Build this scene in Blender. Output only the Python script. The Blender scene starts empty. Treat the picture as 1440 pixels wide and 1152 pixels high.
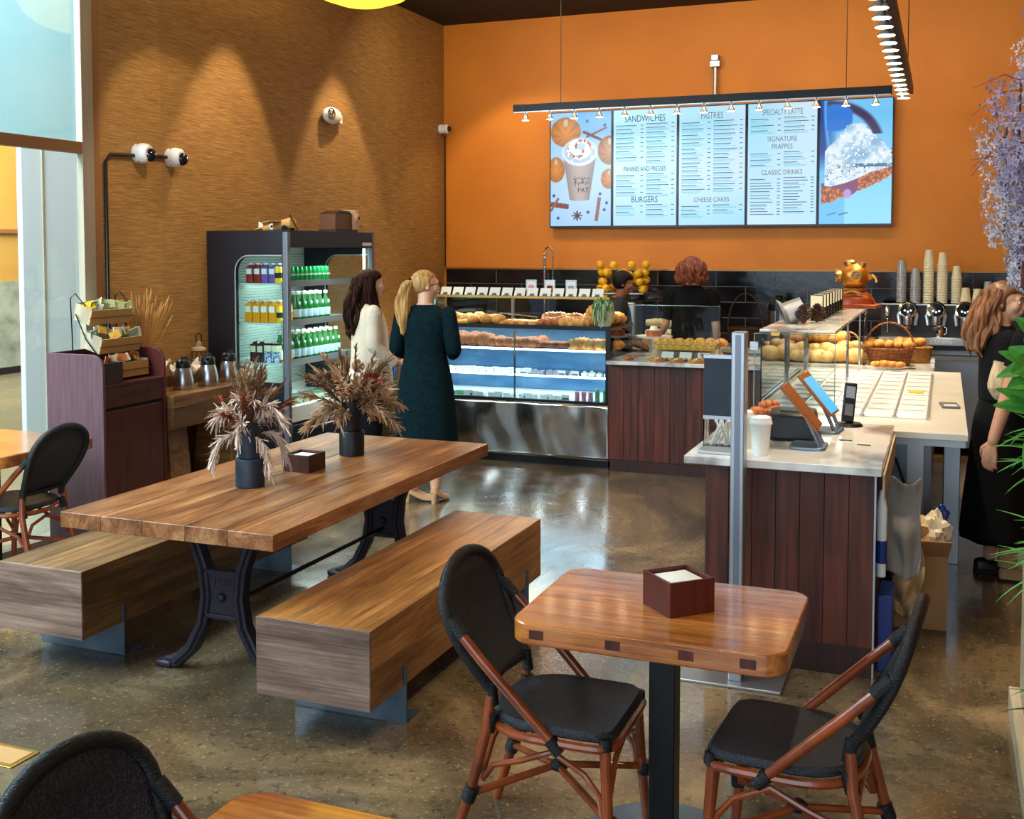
import bpy, bmesh, math, random
import numpy as np
from mathutils import Vector, Matrix, Euler, noise
PI=math.pi
S=bpy.context.scene
COL=S.collection
rnd=random.Random(7)
# ---------------------------------------------------------------- camera, world, light, exposure
cam=bpy.data.objects.new('camera',bpy.data.cameras.new('camera')); COL.objects.link(cam)
cam.location=(0,0,1.85); cam.rotation_euler=(PI/2-math.radians(3),0,math.radians(21.5))
cam.data.sensor_width=36; cam.data.lens=36*1545/1440; cam.data.shift_y=-(576-430.97)/1440
cam.data.clip_start=.05; S.camera=cam
vs=S.view_settings; vs.view_transform='Standard'; vs.look='None'; vs.gamma=1; vs.use_curve_mapping=False
vs.exposure=0.3
W=bpy.data.worlds.new('world'); S.world=W; W.use_nodes=True
bg=W.node_tree.nodes['Background']; bg.inputs[0].default_value=(.62,.80,1,1); bg.inputs[1].default_value=.5
def lamp(name,kind,loc,energy,color,target=None,**k):
    l=bpy.data.lights.new(name,kind); l.energy=energy; l.color=color
    for a,v in k.items(): setattr(l,a,v)
    o=bpy.data.objects.new(name,l); COL.objects.link(o); o.location=loc
    if target is not None:
        o.rotation_euler=(Vector(target)-Vector(loc)).to_track_quat('-Z','Y').to_euler()
    return o
WARM=(1,.80,.55); DAY=(.70,.86,1)
# daylight through the shop front behind the photographer and through the lobby glazing on the left
lamp('front_glazing_daylight','AREA',(-1.2,-2.6,2.4),190,DAY,(-1.6,4,.6),shape='RECTANGLE',size=6,size_y=3.2)
lamp('lobby_daylight','AREA',(-6.4,4.0,5.6),1500,DAY,(-7.6,7.5,0),shape='RECTANGLE',size=1.6,size_y=9)
# ceiling track spots over the seating, the wall and the back bar
for p,t,e,a in [((-4.55,8.75,4.27),(-5.0,8.8,2.0),150,50),((-4.55,7.15,4.27),(-5.0,7.15,2.0),150,50),((-3.4,5.6,4.1),(-5.18,6.6,2.2),110,42),
                ((-2.6,3.2,4.1),(-2.7,4.6,.7),120,60),((-2.2,6.2,4.1),(-2.0,6.6,0),130,70),((-.3,3.2,4.1),(-.9,3.4,0),80,60),
                ((-4.2,9.6,4.1),(-4.0,11.1,1.5),70,80),((-.9,1.2,4.1),(-1.4,1.9,0),30,60),((.2,5.2,4.1),(.1,6.4,0),70,60),
                ((-3.2,8.0,4.1),(-3.4,7.4,.8),30,50),((-4.2,4.9,4.1),(-4.6,6.0,.9),40,50)]:
    lamp('ceiling_spot','SPOT',p,e,WARM,t,spot_size=math.radians(a),spot_blend=.35,shadow_soft_size=.05)
lamp('lobby_warm_fill','AREA',(-11.6,11.0,4.6),500,(1,.78,.45),(-13,11.5,1.5),shape='RECTANGLE',size=1,size_y=6)  # added warm fill near the far lobby wall, turns the tan more orange
lamp('back_wall_wash','AREA',(-1.9,9.3,4.15),44,(1,.80,.52),(-1.9,11.1,1.9),shape='RECTANGLE',size=5.5,size_y=.3)
lamp('ceiling_ambient','AREA',(-2.2,5.5,4.25),34,(1,.82,.62),(-2.2,5.5,0),shape='RECTANGLE',size=5,size_y=8)
# ---------------------------------------------------------------- helpers
def lin(c):
    return tuple(((v/255)/12.92 if v<=10 else ((v/255+.055)/1.055)**2.4) for v in c)
ORD=['first','second','third','fourth','fifth','sixth','seventh','eighth','ninth','tenth','eleventh','twelfth','thirteenth','fourteenth','fifteenth']
def relabel(objs,base,lr='x',dp='y',ds=1,word='left'):
    '''each copy gets its own label: its place in its row, and its row counted from the front'''
    g=lambda o:(round(getattr(o.location,dp)*ds,3),round(o.location.z,3)); rows=[]
    for k in sorted({g(o) for o in objs}):
        if rows and abs(rows[-1][-1][0]-k[0])<.024 and abs(rows[-1][-1][1]-k[1])<.008: rows[-1].append(k)
        else: rows.append([k])
    for i,r in enumerate(rows):
        m=sorted([o for o in objs if g(o) in r],key=lambda o:getattr(o.location,lr))
        rn='' if len(rows)==1 else (', front row' if i==0 else ', back row' if i==len(rows)-1 else ', %s row'%ORD[i])
        for j,o in enumerate(m): o['label']=base+('' if len(m)==1 else ', %s from %s'%(ORD[j],word))+rn
MATS={}
def mat(name,c,rough=.5,metal=0,c2=None,sc=(8,8,8),bump=0,bsc=None,emit=0,spec=.5,alpha=1,trans=0,rand=0,coat=0,det=4,lo=.35,hi=.65,ior=1.45):
    m=bpy.data.materials.new(name); m.use_nodes=True; nt=m.node_tree; N=nt.nodes; L=nt.links
    b=N['Principled BSDF']; c=lin(c)
    b.inputs['Base Color'].default_value=(*c,1); b.inputs['Roughness'].default_value=rough; b.inputs['Metallic'].default_value=metal
    b.inputs['Specular IOR Level'].default_value=spec; b.inputs['IOR'].default_value=ior
    b.inputs['Transmission Weight'].default_value=trans; b.inputs['Coat Weight'].default_value=coat; b.inputs['Coat Roughness'].default_value=.08
    if alpha<1: b.inputs['Alpha'].default_value=alpha
    if emit: b.inputs['Emission Color'].default_value=(*c,1); b.inputs['Emission Strength'].default_value=emit
    if c2 is not None or bump or rand:
        tc=N.new('ShaderNodeTexCoord'); mp=N.new('ShaderNodeMapping'); L.new(tc.outputs['Object'],mp.inputs[0]); mp.inputs['Scale'].default_value=sc
        oi=N.new('ShaderNodeObjectInfo')
        ad=N.new('ShaderNodeVectorMath'); ad.operation='ADD'; L.new(mp.outputs[0],ad.inputs[0])
        sca=N.new('ShaderNodeMath'); sca.operation='MULTIPLY'; sca.inputs[1].default_value=37; L.new(oi.outputs['Random'],sca.inputs[0])
        if rand: L.new(sca.outputs[0],ad.inputs[1])
        out=None
        if c2 is not None:
            n=N.new('ShaderNodeTexNoise'); n.inputs['Scale'].default_value=1; n.inputs['Detail'].default_value=det; L.new(ad.outputs[0],n.inputs['Vector'])
            r=N.new('ShaderNodeValToRGB'); r.color_ramp.elements[0].position=lo; r.color_ramp.elements[1].position=hi
            r.color_ramp.elements[0].color=(*c,1); r.color_ramp.elements[1].color=(*lin(c2),1)
            L.new(n.outputs[0],r.inputs[0]); out=r.outputs[0]
        if rand:
            h=N.new('ShaderNodeHueSaturation'); mr=N.new('ShaderNodeMapRange'); mr.inputs[3].default_value=1-rand; mr.inputs[4].default_value=1+rand
            L.new(oi.outputs['Random'],mr.inputs[0]); L.new(mr.outputs[0],h.inputs['Value'])
            if out: L.new(out,h.inputs['Color'])
            else: h.inputs['Color'].default_value=(*c,1)
            out=h.outputs[0]
        if out: L.new(out,b.inputs['Base Color'])
        if bump:
            n2=N.new('ShaderNodeTexNoise'); n2.inputs['Scale'].default_value=1; n2.inputs['Detail'].default_value=3
            m2=N.new('ShaderNodeMapping'); m2.inputs['Scale'].default_value=bsc or sc; L.new(tc.outputs['Object'],m2.inputs[0]); L.new(m2.outputs[0],n2.inputs['Vector'])
            bp=N.new('ShaderNodeBump'); bp.inputs['Strength'].default_value=bump; bp.inputs['Distance'].default_value=.01
            L.new(n2.outputs[0],bp.inputs['Height']); L.new(bp.outputs[0],b.inputs['Normal'])
    MATS[name]=m; return m
def glassmat(name,tint=(.93,.98,.97),refl=1.0,rough=.02):
    m=bpy.data.materials.new(name); m.use_nodes=True; nt=m.node_tree; N=nt.nodes; L=nt.links; N.clear()
    o=N.new('ShaderNodeOutputMaterial'); mx=N.new('ShaderNodeMixShader'); t=N.new('ShaderNodeBsdfTransparent'); g=N.new('ShaderNodeBsdfGlossy'); f=N.new('ShaderNodeFresnel')
    f.inputs[0].default_value=1.45; t.inputs[0].default_value=(*tint,1); g.inputs['Roughness'].default_value=rough
    k=N.new('ShaderNodeMath'); k.operation='MULTIPLY'; k.inputs[1].default_value=refl; L.new(f.outputs[0],k.inputs[0])
    L.new(k.outputs[0],mx.inputs[0]); L.new(t.outputs[0],mx.inputs[1]); L.new(g.outputs[0],mx.inputs[2]); L.new(mx.outputs[0],o.inputs[0])
    MATS[name]=m; return m
class MB:
    def __init__(s): s.bm=bmesh.new(); s.mi=0; s.fc=None
    def _f(s,vs):
        try: f=s.bm.faces.new(vs); f.material_index=s.mi; return f
        except ValueError: return None
    def box(s,x0,y0,z0,x1,y1,z1,M=None):
        c=[Vector((x,y,z)) for z in (z0,z1) for y in (y0,y1) for x in (x0,x1)]
        if M: c=[M@v for v in c]
        v=[s.bm.verts.new(p) for p in c]
        for q in ((0,2,3,1),(4,5,7,6),(0,1,5,4),(2,6,7,3),(0,4,6,2),(1,3,7,5)): s._f([v[i] for i in q])
        return s
    def cb(s,c,d,rot=None):
        M=Matrix.Translation(c)@(Euler(rot).to_matrix().to_4x4() if rot else Matrix())
        return s.box(-d[0]/2,-d[1]/2,-d[2]/2,d[0]/2,d[1]/2,d[2]/2,M)
    def rings(s,R,cap=True,close=False):
        V=[[s.bm.verts.new(p) for p in r] for r in R]; n=len(V[0])
        for a in range(len(V)-(0 if close else 1)):
            A=V[a];B=V[(a+1)%len(V)]
            for i in range(n): s._f((A[i],A[(i+1)%n],B[(i+1)%n],B[i]))
        if cap and not close: s._f(V[0][::-1]); s._f(V[-1])
        return s
    def tube(s,P,r,seg=8,cap=True,close=False):
        P=[Vector(p) for p in P]; n=len(P)
        rs=r if isinstance(r,(list,tuple)) else [r]*n
        R=[];up=None
        for i,p in enumerate(P):
            if close: t=P[(i+1)%n]-P[i-1]
            else: t=P[min(i+1,n-1)]-P[max(i-1,0)]
            t.normalize()
            if up is None:
                up=Vector((0,0,1)) if abs(t.z)<.9 else Vector((1,0,0))
            u=(up-t*up.dot(t))
            if u.length<1e-5: u=t.orthogonal()
            u.normalize(); w=t.cross(u); up=u
            R.append([p+(u*math.cos(2*PI*k/seg)+w*math.sin(2*PI*k/seg))*rs[i] for k in range(seg)])
        return s.rings(R,cap,close)
    def lathe(s,pr,c=(0,0,0),seg=24,M=None,cap=True,sx=1,sy=1):
        R=[]
        for r,z in pr:
            q=[Vector((c[0]+r*sx*math.cos(2*PI*k/seg),c[1]+r*sy*math.sin(2*PI*k/seg),c[2]+z)) for k in range(seg)]
            if M: q=[M@v for v in q]
            R.append(q)
        return s.rings(R,cap)
    def ball(s,c,r,u=12,v=8,rot=None,fn=None):
        if not isinstance(r,(list,tuple)): r=(r,r,r)
        E=Euler(rot).to_matrix() if rot else Matrix.Identity(3); c=Vector(c); R=[]
        for j in range(1,v):
            a=PI*j/v; q=[]
            for k in range(u):
                p=Vector((math.sin(a)*math.cos(2*PI*k/u),math.sin(a)*math.sin(2*PI*k/u),-math.cos(a)))
                if fn: p=fn(p)
                q.append(c+E@Vector((p.x*r[0],p.y*r[1],p.z*r[2])))
            R.append(q)
        V=[[s.bm.verts.new(p) for p in q] for q in R]
        for a in range(len(V)-1):
            for i in range(u): s._f((V[a][i],V[a][(i+1)%u],V[a+1][(i+1)%u],V[a+1][i]))
        b=s.bm.verts.new(c+E@Vector((0,0,-r[2]))); t=s.bm.verts.new(c+E@Vector((0,0,r[2])))
        for i in range(u): s._f((V[0][(i+1)%u],V[0][i],b)); s._f((V[-1][i],V[-1][(i+1)%u],t))
        return s
    def prism(s,poly,ax,a0,a1):
        # poly: 2D points in the plane of the two other axes (x: y,z; y: x,z; z: x,y)
        def P(p,a):
            return {'x':(a,p[0],p[1]),'y':(p[0],a,p[1]),'z':(p[0],p[1],a)}[ax]
        A=[s.bm.verts.new(P(p,a0)) for p in poly]; B=[s.bm.verts.new(P(p,a1)) for p in poly]; n=len(poly)
        for i in range(n): s._f((A[i],A[(i+1)%n],B[(i+1)%n],B[i]))
        s._f(A[::-1]); s._f(B); return s
    def quad(s,*p):
        s._f([s.bm.verts.new(q) for q in p]); return s
    def grid(s,fn,nu,nv,cu=False):
        V=[[s.bm.verts.new(fn(i/(nu-(0 if cu else 1)),j/(nv-1))) for i in range(nu)] for j in range(nv)]
        for j in range(nv-1):
            for i in range(nu if cu else nu-1): s._f((V[j][i],V[j][(i+1)%nu],V[j+1][(i+1)%nu],V[j+1][i]))
        return s
    def build(s,name,m,parent=None,loc=None,rz=0,rot=None,smooth=40,bev=0,subd=0,solid=0,norm=True):
        if norm: bmesh.ops.recalc_face_normals(s.bm,faces=s.bm.faces)
        me=bpy.data.meshes.new(name); s.bm.to_mesh(me); s.bm.free()
        for x in (m if isinstance(m,(list,tuple)) else [m]): me.materials.append(MATS[x] if isinstance(x,str) else x)
        if smooth:
            me.polygons.foreach_set('use_smooth',[True]*len(me.polygons)); me.set_sharp_from_angle(angle=math.radians(smooth))
        o=bpy.data.objects.new(name,me); COL.objects.link(o)
        if parent: o.parent=parent
        if loc is not None: o.location=loc
        if rz: o.rotation_euler=(0,0,rz)
        if rot: o.rotation_euler=rot
        if solid: q=o.modifiers.new('s','SOLIDIFY'); q.thickness=solid
        if bev: q=o.modifiers.new('b','BEVEL'); q.width=bev; q.segments=2; q.limit_method='ANGLE'; q.angle_limit=math.radians(35)
        if subd: q=o.modifiers.new('d','SUBSURF'); q.levels=subd; q.render_levels=subd
        return o
def bx(*a): return MB().box(*a)
def T(name,label,cat,loc=(0,0,0),rz=0,group=None):
    o=bpy.data.objects.new(name,None); COL.objects.link(o); o.location=loc; o.rotation_euler=(0,0,rz); o.empty_display_size=.05
    return tag(o,label,cat,group)
def tag(o,label,cat,group=None):
    o['label']=label; o['category']=cat
    if group: o['group']=group
    return o
def st(o): o['kind']='structure'; return o
def dup(o,loc=None,rz=None,label=None,parent=None,rot=None):
    c=o.copy(); COL.objects.link(c)
    if parent: c.parent=parent
    if loc is not None: c.location=loc
    if rz is not None: c.rotation_euler=(0,0,rz)
    if rot is not None: c.rotation_euler=rot
    if label: c['label']=label
    for ch in list(KIDS.get(o.name,())) or [x for x in o.children]:
        dup(ch,parent=c)
    return c
KIDS={}
def txt(s,size,m,parent,loc,rot=(PI/2,0,0),ext=.0005,name='lettering',sx=1,align='CENTER'):
    cu=bpy.data.curves.new(name,'FONT'); cu.body=s; cu.size=size; cu.extrude=ext; cu.align_x=align; cu.align_y='CENTER'; cu.resolution_u=3
    cu.materials.append(MATS[m]); o=bpy.data.objects.new(name,cu); COL.objects.link(o); o.parent=parent; o.location=loc; o.rotation_euler=rot; o.scale=(sx,1,1)
    return o
def rrect(w,d,r,n=5,cx=0,cy=0):
    P=[]
    for (sx,sy,a0) in ((1,1,0),(-1,1,90),(-1,-1,180),(1,-1,270)):
        for k in range(n+1):
            a=math.radians(a0+90*k/n); P.append((cx+sx*(w/2-r)+r*math.cos(a),cy+sy*(d/2-r)+r*math.sin(a)))
    return P
def lerp(a,b,t): return a+(b-a)*t
# ---------------------------------------------------------------- materials
M=mat
M('ceiling_dark',(30,20,16),.8); M('orange_paint',(210,124,20),.55,c2=(202,116,14),sc=(2,2,2),bump=.15,bsc=(90,90,90))
M('tile_black',(13,14,19),.14,c2=(34,28,28),sc=(2.5,2.5,5),rand=.4,bump=.12,bsc=(9,9,9),spec=.42); M('grout',(150,142,132),.8)
M('trim_metal',(150,105,60),.35,metal=.8); M('mullion',(176,160,136),.45,c2=(150,134,112),sc=(6,6,.6)); M('mullion_wood',(150,104,64),.45)
M('white_paint',(214,222,222),.5); M('pale_cyan',(160,205,212),.6,c2=(186,220,220),sc=(.5,.5,.5)); M('lobby_tan',(206,150,70),.7,c2=(200,160,84),sc=(1,1,1))
M('lobby_marble',(176,184,172),.3,c2=(120,128,118),sc=(3,3,3),det=8,lo=.45,hi=.75); M('lobby_floor',(140,132,104),.25,c2=(120,118,96),sc=(1,1,1))
M('iron',(44,40,48),.5,metal=.35,bump=.3,bsc=(60,60,60)); M('black_metal',(18,19,23),.4,metal=.4); M('black_plastic',(16,16,18),.35); M('dark_plastic',(30,33,42),.35)
M('steel',(190,190,188),.28,metal=1,c2=(160,162,164),sc=(1,1,60)); M('steel_soft',(176,180,184),.38,metal=.9); M('steel_sheet',(196,194,188),.16,metal=1); M('case_blue',(96,134,160),.3,c2=(60,100,136),sc=(2,2,6)); M('steel_blue',(128,146,158),.42,metal=.8,c2=(92,110,124),sc=(4,4,4))
M('chrome',(215,215,215),.12,metal=1); M('gold_metal',(196,150,78),.34,metal=1); M('grey_metal',(122,126,134),.4,metal=.6)
M('white_gloss',(236,236,232),.25); M('white_matte',(228,226,218),.6); M('paper',(232,230,220),.8); M('cream',(226,214,184),.6); M('card_grey',(90,92,92),.5)
M('cup_cream',(232,216,176),.55); M('marble',(222,218,210),.16,c2=(128,120,112),sc=(4,2.2,4),det=9,lo=.47,hi=.66,coat=.3)
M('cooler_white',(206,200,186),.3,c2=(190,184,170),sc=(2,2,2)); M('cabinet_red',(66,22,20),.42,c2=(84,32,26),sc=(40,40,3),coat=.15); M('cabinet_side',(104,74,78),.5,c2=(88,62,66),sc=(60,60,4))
M('walnut',(98,44,28),.42,c2=(60,26,18),sc=(34,34,2.2),rand=.22,det=6); M('walnut_dark',(56,28,22),.5,c2=(38,20,17),sc=(34,34,2.2),rand=.2)
M('rattan',(158,72,26),.3,c2=(110,46,18),sc=(8,8,8),coat=.4); M('weave',(22,23,28),.5,bump=.5,bsc=(240,240,240),c2=(46,46,52),sc=(170,170,170),lo=.45,hi=.6); M('wrap',(14,15,18),.45,bump=.6,bsc=(40,40,420))
M('napkin',(240,236,224),.85); M('box_wood',(58,24,20),.45,c2=(72,32,26),sc=(50,50,4)); M('box_red',(92,34,22),.4,c2=(74,26,18),sc=(50,50,4))
M('vase_blue',(24,34,46),.5,c2=(34,44,56),sc=(9,9,9)); M('vase_black',(16,18,20),.5)
M('plume_tan',(168,132,98),.9); M('plume_pale',(206,182,164),.9); M('plume_rust',(128,66,32),.9); M('plume_brown',(120,86,58),.9); M('flower_rust',(150,58,24),.8,c2=(96,26,14),sc=(50,50,50)); M('wheat',(190,136,66),.8)
M('skin',(214,164,132),.5,spec=.4); M('skin_tan',(188,132,100),.5,spec=.4); M('skin_dark',(128,82,58),.5,spec=.4)
M('hair_dark',(26,15,13),.7,spec=.03,c2=(56,32,24),sc=(60,60,5)); M('hair_blonde',(206,160,96),.5,spec=.3,c2=(150,102,54),sc=(60,60,5)); M('hair_auburn',(132,62,30),.5,c2=(84,36,18),sc=(40,40,20)); M('hair_brown',(138,90,54),.4,c2=(88,52,30),sc=(60,60,6)); M('hair_black',(14,12,12),.6,spec=.2)
M('blouse',(216,198,172),.7,c2=(200,180,154),sc=(6,6,6)); M('dress_green',(6,24,27),.85,spec=.1,c2=(10,33,38),sc=(30,30,30)); M('black_cloth',(12,12,14),.85,spec=.15); M('navy_cloth',(18,22,34),.8); M('sleeve_cream',(200,176,140),.8,c2=(160,136,106),sc=(60,60,2))
M('suede',(190,160,110),.8); M('nude_shoe',(206,160,120),.35); M('sole',(40,30,24),.7); M('glasses',(20,12,12),.3); M('lips',(170,84,78),.5); M('eye_dark',(24,16,14),.3)
M('bottle_green',(20,120,44),.12,trans=.25,spec=.6); M('can_green',(30,170,90),.25,metal=.5); M('label_blue',(178,214,232),.5); M('juice_orange',(236,150,20),.25); M('juice_red',(150,34,28),.25); M('juice_purple',(110,80,150),.25); M('coffee_dark',(60,40,34),.25); M('berry_blue',(60,80,130),.4,c2=(220,225,235),sc=(70,70,70),lo=.48,hi=.52); M('carton_yellow',(240,190,30),.4); M('cap_white',(230,234,230),.4)
M('fridge_black',(24,24,30),.38,c2=(30,30,38),sc=(3,3,3)); M('fridge_inside',(196,210,208),.4); M('fridge_grille',(150,164,160),.5)
M('bread_gold',(228,168,84),.6,c2=(172,96,34),sc=(16,16,16),bump=.4,bsc=(40,40,40)); M('bread_brown',(186,106,46),.5,c2=(136,62,24),sc=(18,18,18),bump=.4,bsc=(40,40,40)); M('bread_pale',(232,196,130),.75,c2=(204,152,84),sc=(14,14,14),bump=.4,bsc=(40,40,40))
M('custard',(238,190,76),.5,c2=(206,140,40),sc=(30,30,30)); M('cake_white',(240,238,228),.6); M('cake_pink',(224,140,160),.6); M('cake_grey',(150,144,156),.6); M('cake_green',(120,180,130),.6)
M('wicker',(176,108,62),.7,c2=(100,56,30),sc=(60,60,120),bump=.8,bsc=(90,90,140)); M('wicker_gold',(200,150,80),.7,c2=(150,100,46),sc=(60,60,120),bump=.8,bsc=(90,90,140)); M('wicker_dark',(92,52,32),.7,c2=(58,32,20),sc=(60,60,120),bump=.8)
M('cone',(70,40,28),.7); M('copper',(196,122,44),.36,metal=.8); M('base_wood',(150,62,26),.35)
M('tablet_orange',(142,82,36),.4); M('cardboard',(168,124,78),.8); M('kraft',(196,164,116),.8); M('cloth_grey',(150,142,132),.85); M('blue_plastic',(24,50,120),.35); M('lemon',(244,196,30),.45,c2=(238,170,20),sc=(20,20,20))
M('leaf_green',(70,140,40),.45,c2=(44,104,30),sc=(12,12,12)); M('leaf_dark',(30,84,36),.45); M('leaf_pale',(150,180,158),.5); M('grass_green',(84,150,62),.5); M('lilac',(206,190,192),.8,rand=.1); M('lilac_deep',(158,142,166),.8); M('red_leaf',(96,30,26),.6); M('garland',(160,168,96),.6,c2=(206,206,150),sc=(40,40,20)); M('stem_brown',(90,60,36),.8)
M('toy_tan',(186,140,80),.5); M('toy_brown',(110,70,36),.5); M('toy_pink',(222,172,128),.5); M('crate_olive',(130,120,88),.8,c2=(96,88,62),sc=(6,6,30)); M('barn_wood',(98,70,44),.6,c2=(70,48,30),sc=(3,30,30)); M('planter_wood',(186,168,140),.6,c2=(160,142,114),sc=(30,3,3))
M('bulb',(255,226,170),.4,emit=28); M('led_white',(226,244,255),.4,emit=7); M('led_fridge',(220,255,244),.4,emit=6); M('lamp_yellow',(255,208,60),.5,emit=1.6)
M('screen_bezel',(10,20,40),.25); M('screen_frame',(14,14,16),.3); M('menu_ink',(24,92,112),.6,emit=.25); M('menu_grey',(84,98,108),.6,emit=.5); M('menu_line',(96,172,200),.6,emit=.55); M('menu_dark',(30,90,120),.6,emit=.4)
M('tablet_screen',(60,150,200),.2,emit=.8); M('dial_black',(12,16,22),.1); M('dial_light',(190,225,255),.3,emit=1.5); M('seat_shadow',(20,20,22),.7)
glassmat('glass'); glassmat('glass_fridge',(.88,.96,.95),.8); glassmat('glass_case',(.90,.96,.97),1.0); glassmat('acrylic',(.93,.94,.93),1.3,.05); M('cup_clear',(176,172,168),.15,alpha=.8)
glassmat('glass_lobby',(.93,.97,.97),.12)
# ---- node-built surfaces
def nodes(name):
    m=bpy.data.materials.new(name); m.use_nodes=True; MATS[name]=m
    return m,m.node_tree.nodes,m.node_tree.links,m.node_tree.nodes['Principled BSDF']
def ramp(N,stops):
    r=N.new('ShaderNodeValToRGB'); e=r.color_ramp.elements
    while len(e)<len(stops): e.new(.5)
    for q,(p,c) in zip(e,stops): q.position=p; q.color=(*lin(c),1) if len(c)==3 else c
    return r
def nz(N,L,vec,sc,det=4,rough=.5,dist=0):
    mp=N.new('ShaderNodeMapping'); mp.inputs['Scale'].default_value=sc; L.new(vec,mp.inputs[0])
    n=N.new('ShaderNodeTexNoise'); n.inputs['Scale'].default_value=1; n.inputs['Detail'].default_value=det; n.inputs['Roughness'].default_value=rough; n.inputs['Distortion'].default_value=dist
    L.new(mp.outputs[0],n.inputs['Vector']); return n.outputs[0]
def mixc(N,L,a,b,f,mode='MIX'):
    x=N.new('ShaderNodeMix'); x.data_type='RGBA'; x.blend_type=mode
    for s_,v in ((6,a),(7,b)):
        if isinstance(v,tuple): x.inputs[s_].default_value=(*v,1) if len(v)==3 else v
        else: L.new(v,x.inputs[s_])
    if isinstance(f,(int,float)): x.inputs[0].default_value=f
    else: L.new(f,x.inputs[0])
    return x.outputs[2]
def bumpn(N,L,h,s,b,d=.01):
    bp=N.new('ShaderNodeBump'); bp.inputs['Strength'].default_value=s; bp.inputs['Distance'].default_value=d; L.new(h,bp.inputs['Height']); L.new(bp.outputs[0],b.inputs['Normal'])
# polished concrete
m,N,L,b=nodes('concrete'); g=N.new('ShaderNodeNewGeometry').outputs['Position']
a=ramp(N,[(.3,(50,43,34)),(.5,(92,76,54)),(.7,(148,122,86))]); L.new(nz(N,L,g,(.9,.9,.9),7,.62,1.2),a.inputs[0])
s2=ramp(N,[(.6,(0,0,0)),(.72,(150,140,120))]); L.new(nz(N,L,g,(55,55,55),2,.6),s2.inputs[0])
s3=ramp(N,[(.34,(60,56,50)),(.46,(255,255,255))]); L.new(nz(N,L,g,(24,24,24),4,.7),s3.inputs[0])
c1=mixc(N,L,a.outputs[0],s3.outputs[0],.55,'MULTIPLY'); c2=mixc(N,L,c1,s2.outputs[0],.5,'ADD')
L.new(c2,b.inputs['Base Color'])
r=N.new('ShaderNodeMapRange'); L.new(nz(N,L,g,(3,3,3),5,.6,.8),r.inputs[0]); r.inputs[1].default_value=.3; r.inputs[2].default_value=.75; r.inputs[3].default_value=.10; r.inputs[4].default_value=.34
L.new(r.outputs[0],b.inputs['Roughness']); b.inputs['Coat Weight'].default_value=.35; b.inputs['Coat Roughness'].default_value=.12
bumpn(N,L,nz(N,L,g,(7,7,7),4,.6),.10,b)
# grass cloth wall paper
m,N,L,b=nodes('grasscloth'); g=N.new('ShaderNodeNewGeometry').outputs['Position']
a=ramp(N,[(.3,(128,88,40)),(.5,(182,134,70)),(.72,(216,174,108))]); L.new(nz(N,L,g,(5,5,150),6,.7,.15),a.inputs[0])
a2=ramp(N,[(.3,(170,160,150)),(.7,(255,255,255))]); L.new(nz(N,L,g,(9,9,320),3,.6),a2.inputs[0])
sx=N.new('ShaderNodeSeparateXYZ'); L.new(g,sx.inputs[0]); dv=N.new('ShaderNodeMath'); dv.operation='DIVIDE'; dv.inputs[1].default_value=.91; L.new(sx.outputs[1],dv.inputs[0])
fl=N.new('ShaderNodeMath'); fl.operation='FLOOR'; L.new(dv.outputs[0],fl.inputs[0]); wn=N.new('ShaderNodeTexWhiteNoise'); wn.noise_dimensions='1D'; L.new(fl.outputs[0],wn.inputs['W'])
pr=ramp(N,[(0,(225,222,215)),(1,(255,255,255))]); L.new(wn.outputs[0],pr.inputs[0])
c1=mixc(N,L,a.outputs[0],a2.outputs[0],.6,'MULTIPLY'); c1=mixc(N,L,c1,pr.outputs[0],1.0,'MULTIPLY'); L.new(c1,b.inputs['Base Color']); b.inputs['Roughness'].default_value=.6
bumpn(N,L,nz(N,L,g,(3,3,150),5,.7),.5,b)
# old timber along local Y; per object tone
def timber(name,cols,along='y',gl=.42,tone=.16,coat=0,figure=1):
    m,N,L,b=nodes(name); tc=N.new('ShaderNodeTexCoord').outputs['Object']; oi=N.new('ShaderNodeObjectInfo')
    ad=N.new('ShaderNodeVectorMath'); L.new(tc,ad.inputs[0]); sc=N.new('ShaderNodeMath'); sc.operation='MULTIPLY'; sc.inputs[1].default_value=19; L.new(oi.outputs['Random'],sc.inputs[0]); L.new(sc.outputs[0],ad.inputs[1]); v=ad.outputs[0]
    s1={'y':(7,.9,7),'x':(.9,7,7),'z':(7,7,.9)}[along]; s2={'y':(90,2,90),'x':(2,90,90),'z':(90,90,2)}[along]
    a=ramp(N,cols); L.new(nz(N,L,v,s1,6,.62,1.4*figure),a.inputs[0])
    f=ramp(N,[(.3,(150,140,130)),(.65,(255,255,255))]); L.new(nz(N,L,v,s2,4,.7),f.inputs[0])
    c=mixc(N,L,a.outputs[0],f.outputs[0],.75,'MULTIPLY')
    cs=tuple(x*14 for x in (1,1,1)); k=ramp(N,[(.35,(130,118,108)),(.6,(255,255,255))]); L.new(nz(N,L,v,tuple(3.2 if x>5 else 1.2 for x in s1),6,.7),k.inputs[0])
    c=mixc(N,L,c,k.outputs[0],.6,'MULTIPLY')
    h=N.new('ShaderNodeHueSaturation'); mr=N.new('ShaderNodeMapRange'); mr.inputs[3].default_value=1-tone; mr.inputs[4].default_value=1+tone; L.new(oi.outputs['Random'],mr.inputs[0]); L.new(mr.outputs[0],h.inputs['Value']); L.new(c,h.inputs['Color'])
    L.new(h.outputs[0],b.inputs['Base Color']); b.inputs['Roughness'].default_value=gl; b.inputs['Coat Weight'].default_value=coat; b.inputs['Coat Roughness'].default_value=.1
    bumpn(N,L,nz(N,L,v,s2,4,.7),.25,b)
timber('oldwood',[(.3,(112,64,34)),(.5,(170,108,62)),(.72,(218,160,104))],'y',.34,.10)
timber('benchwood',[(.3,(140,84,38)),(.5,(190,128,66)),(.72,(222,168,100))],'y',.36,.36)
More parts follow.
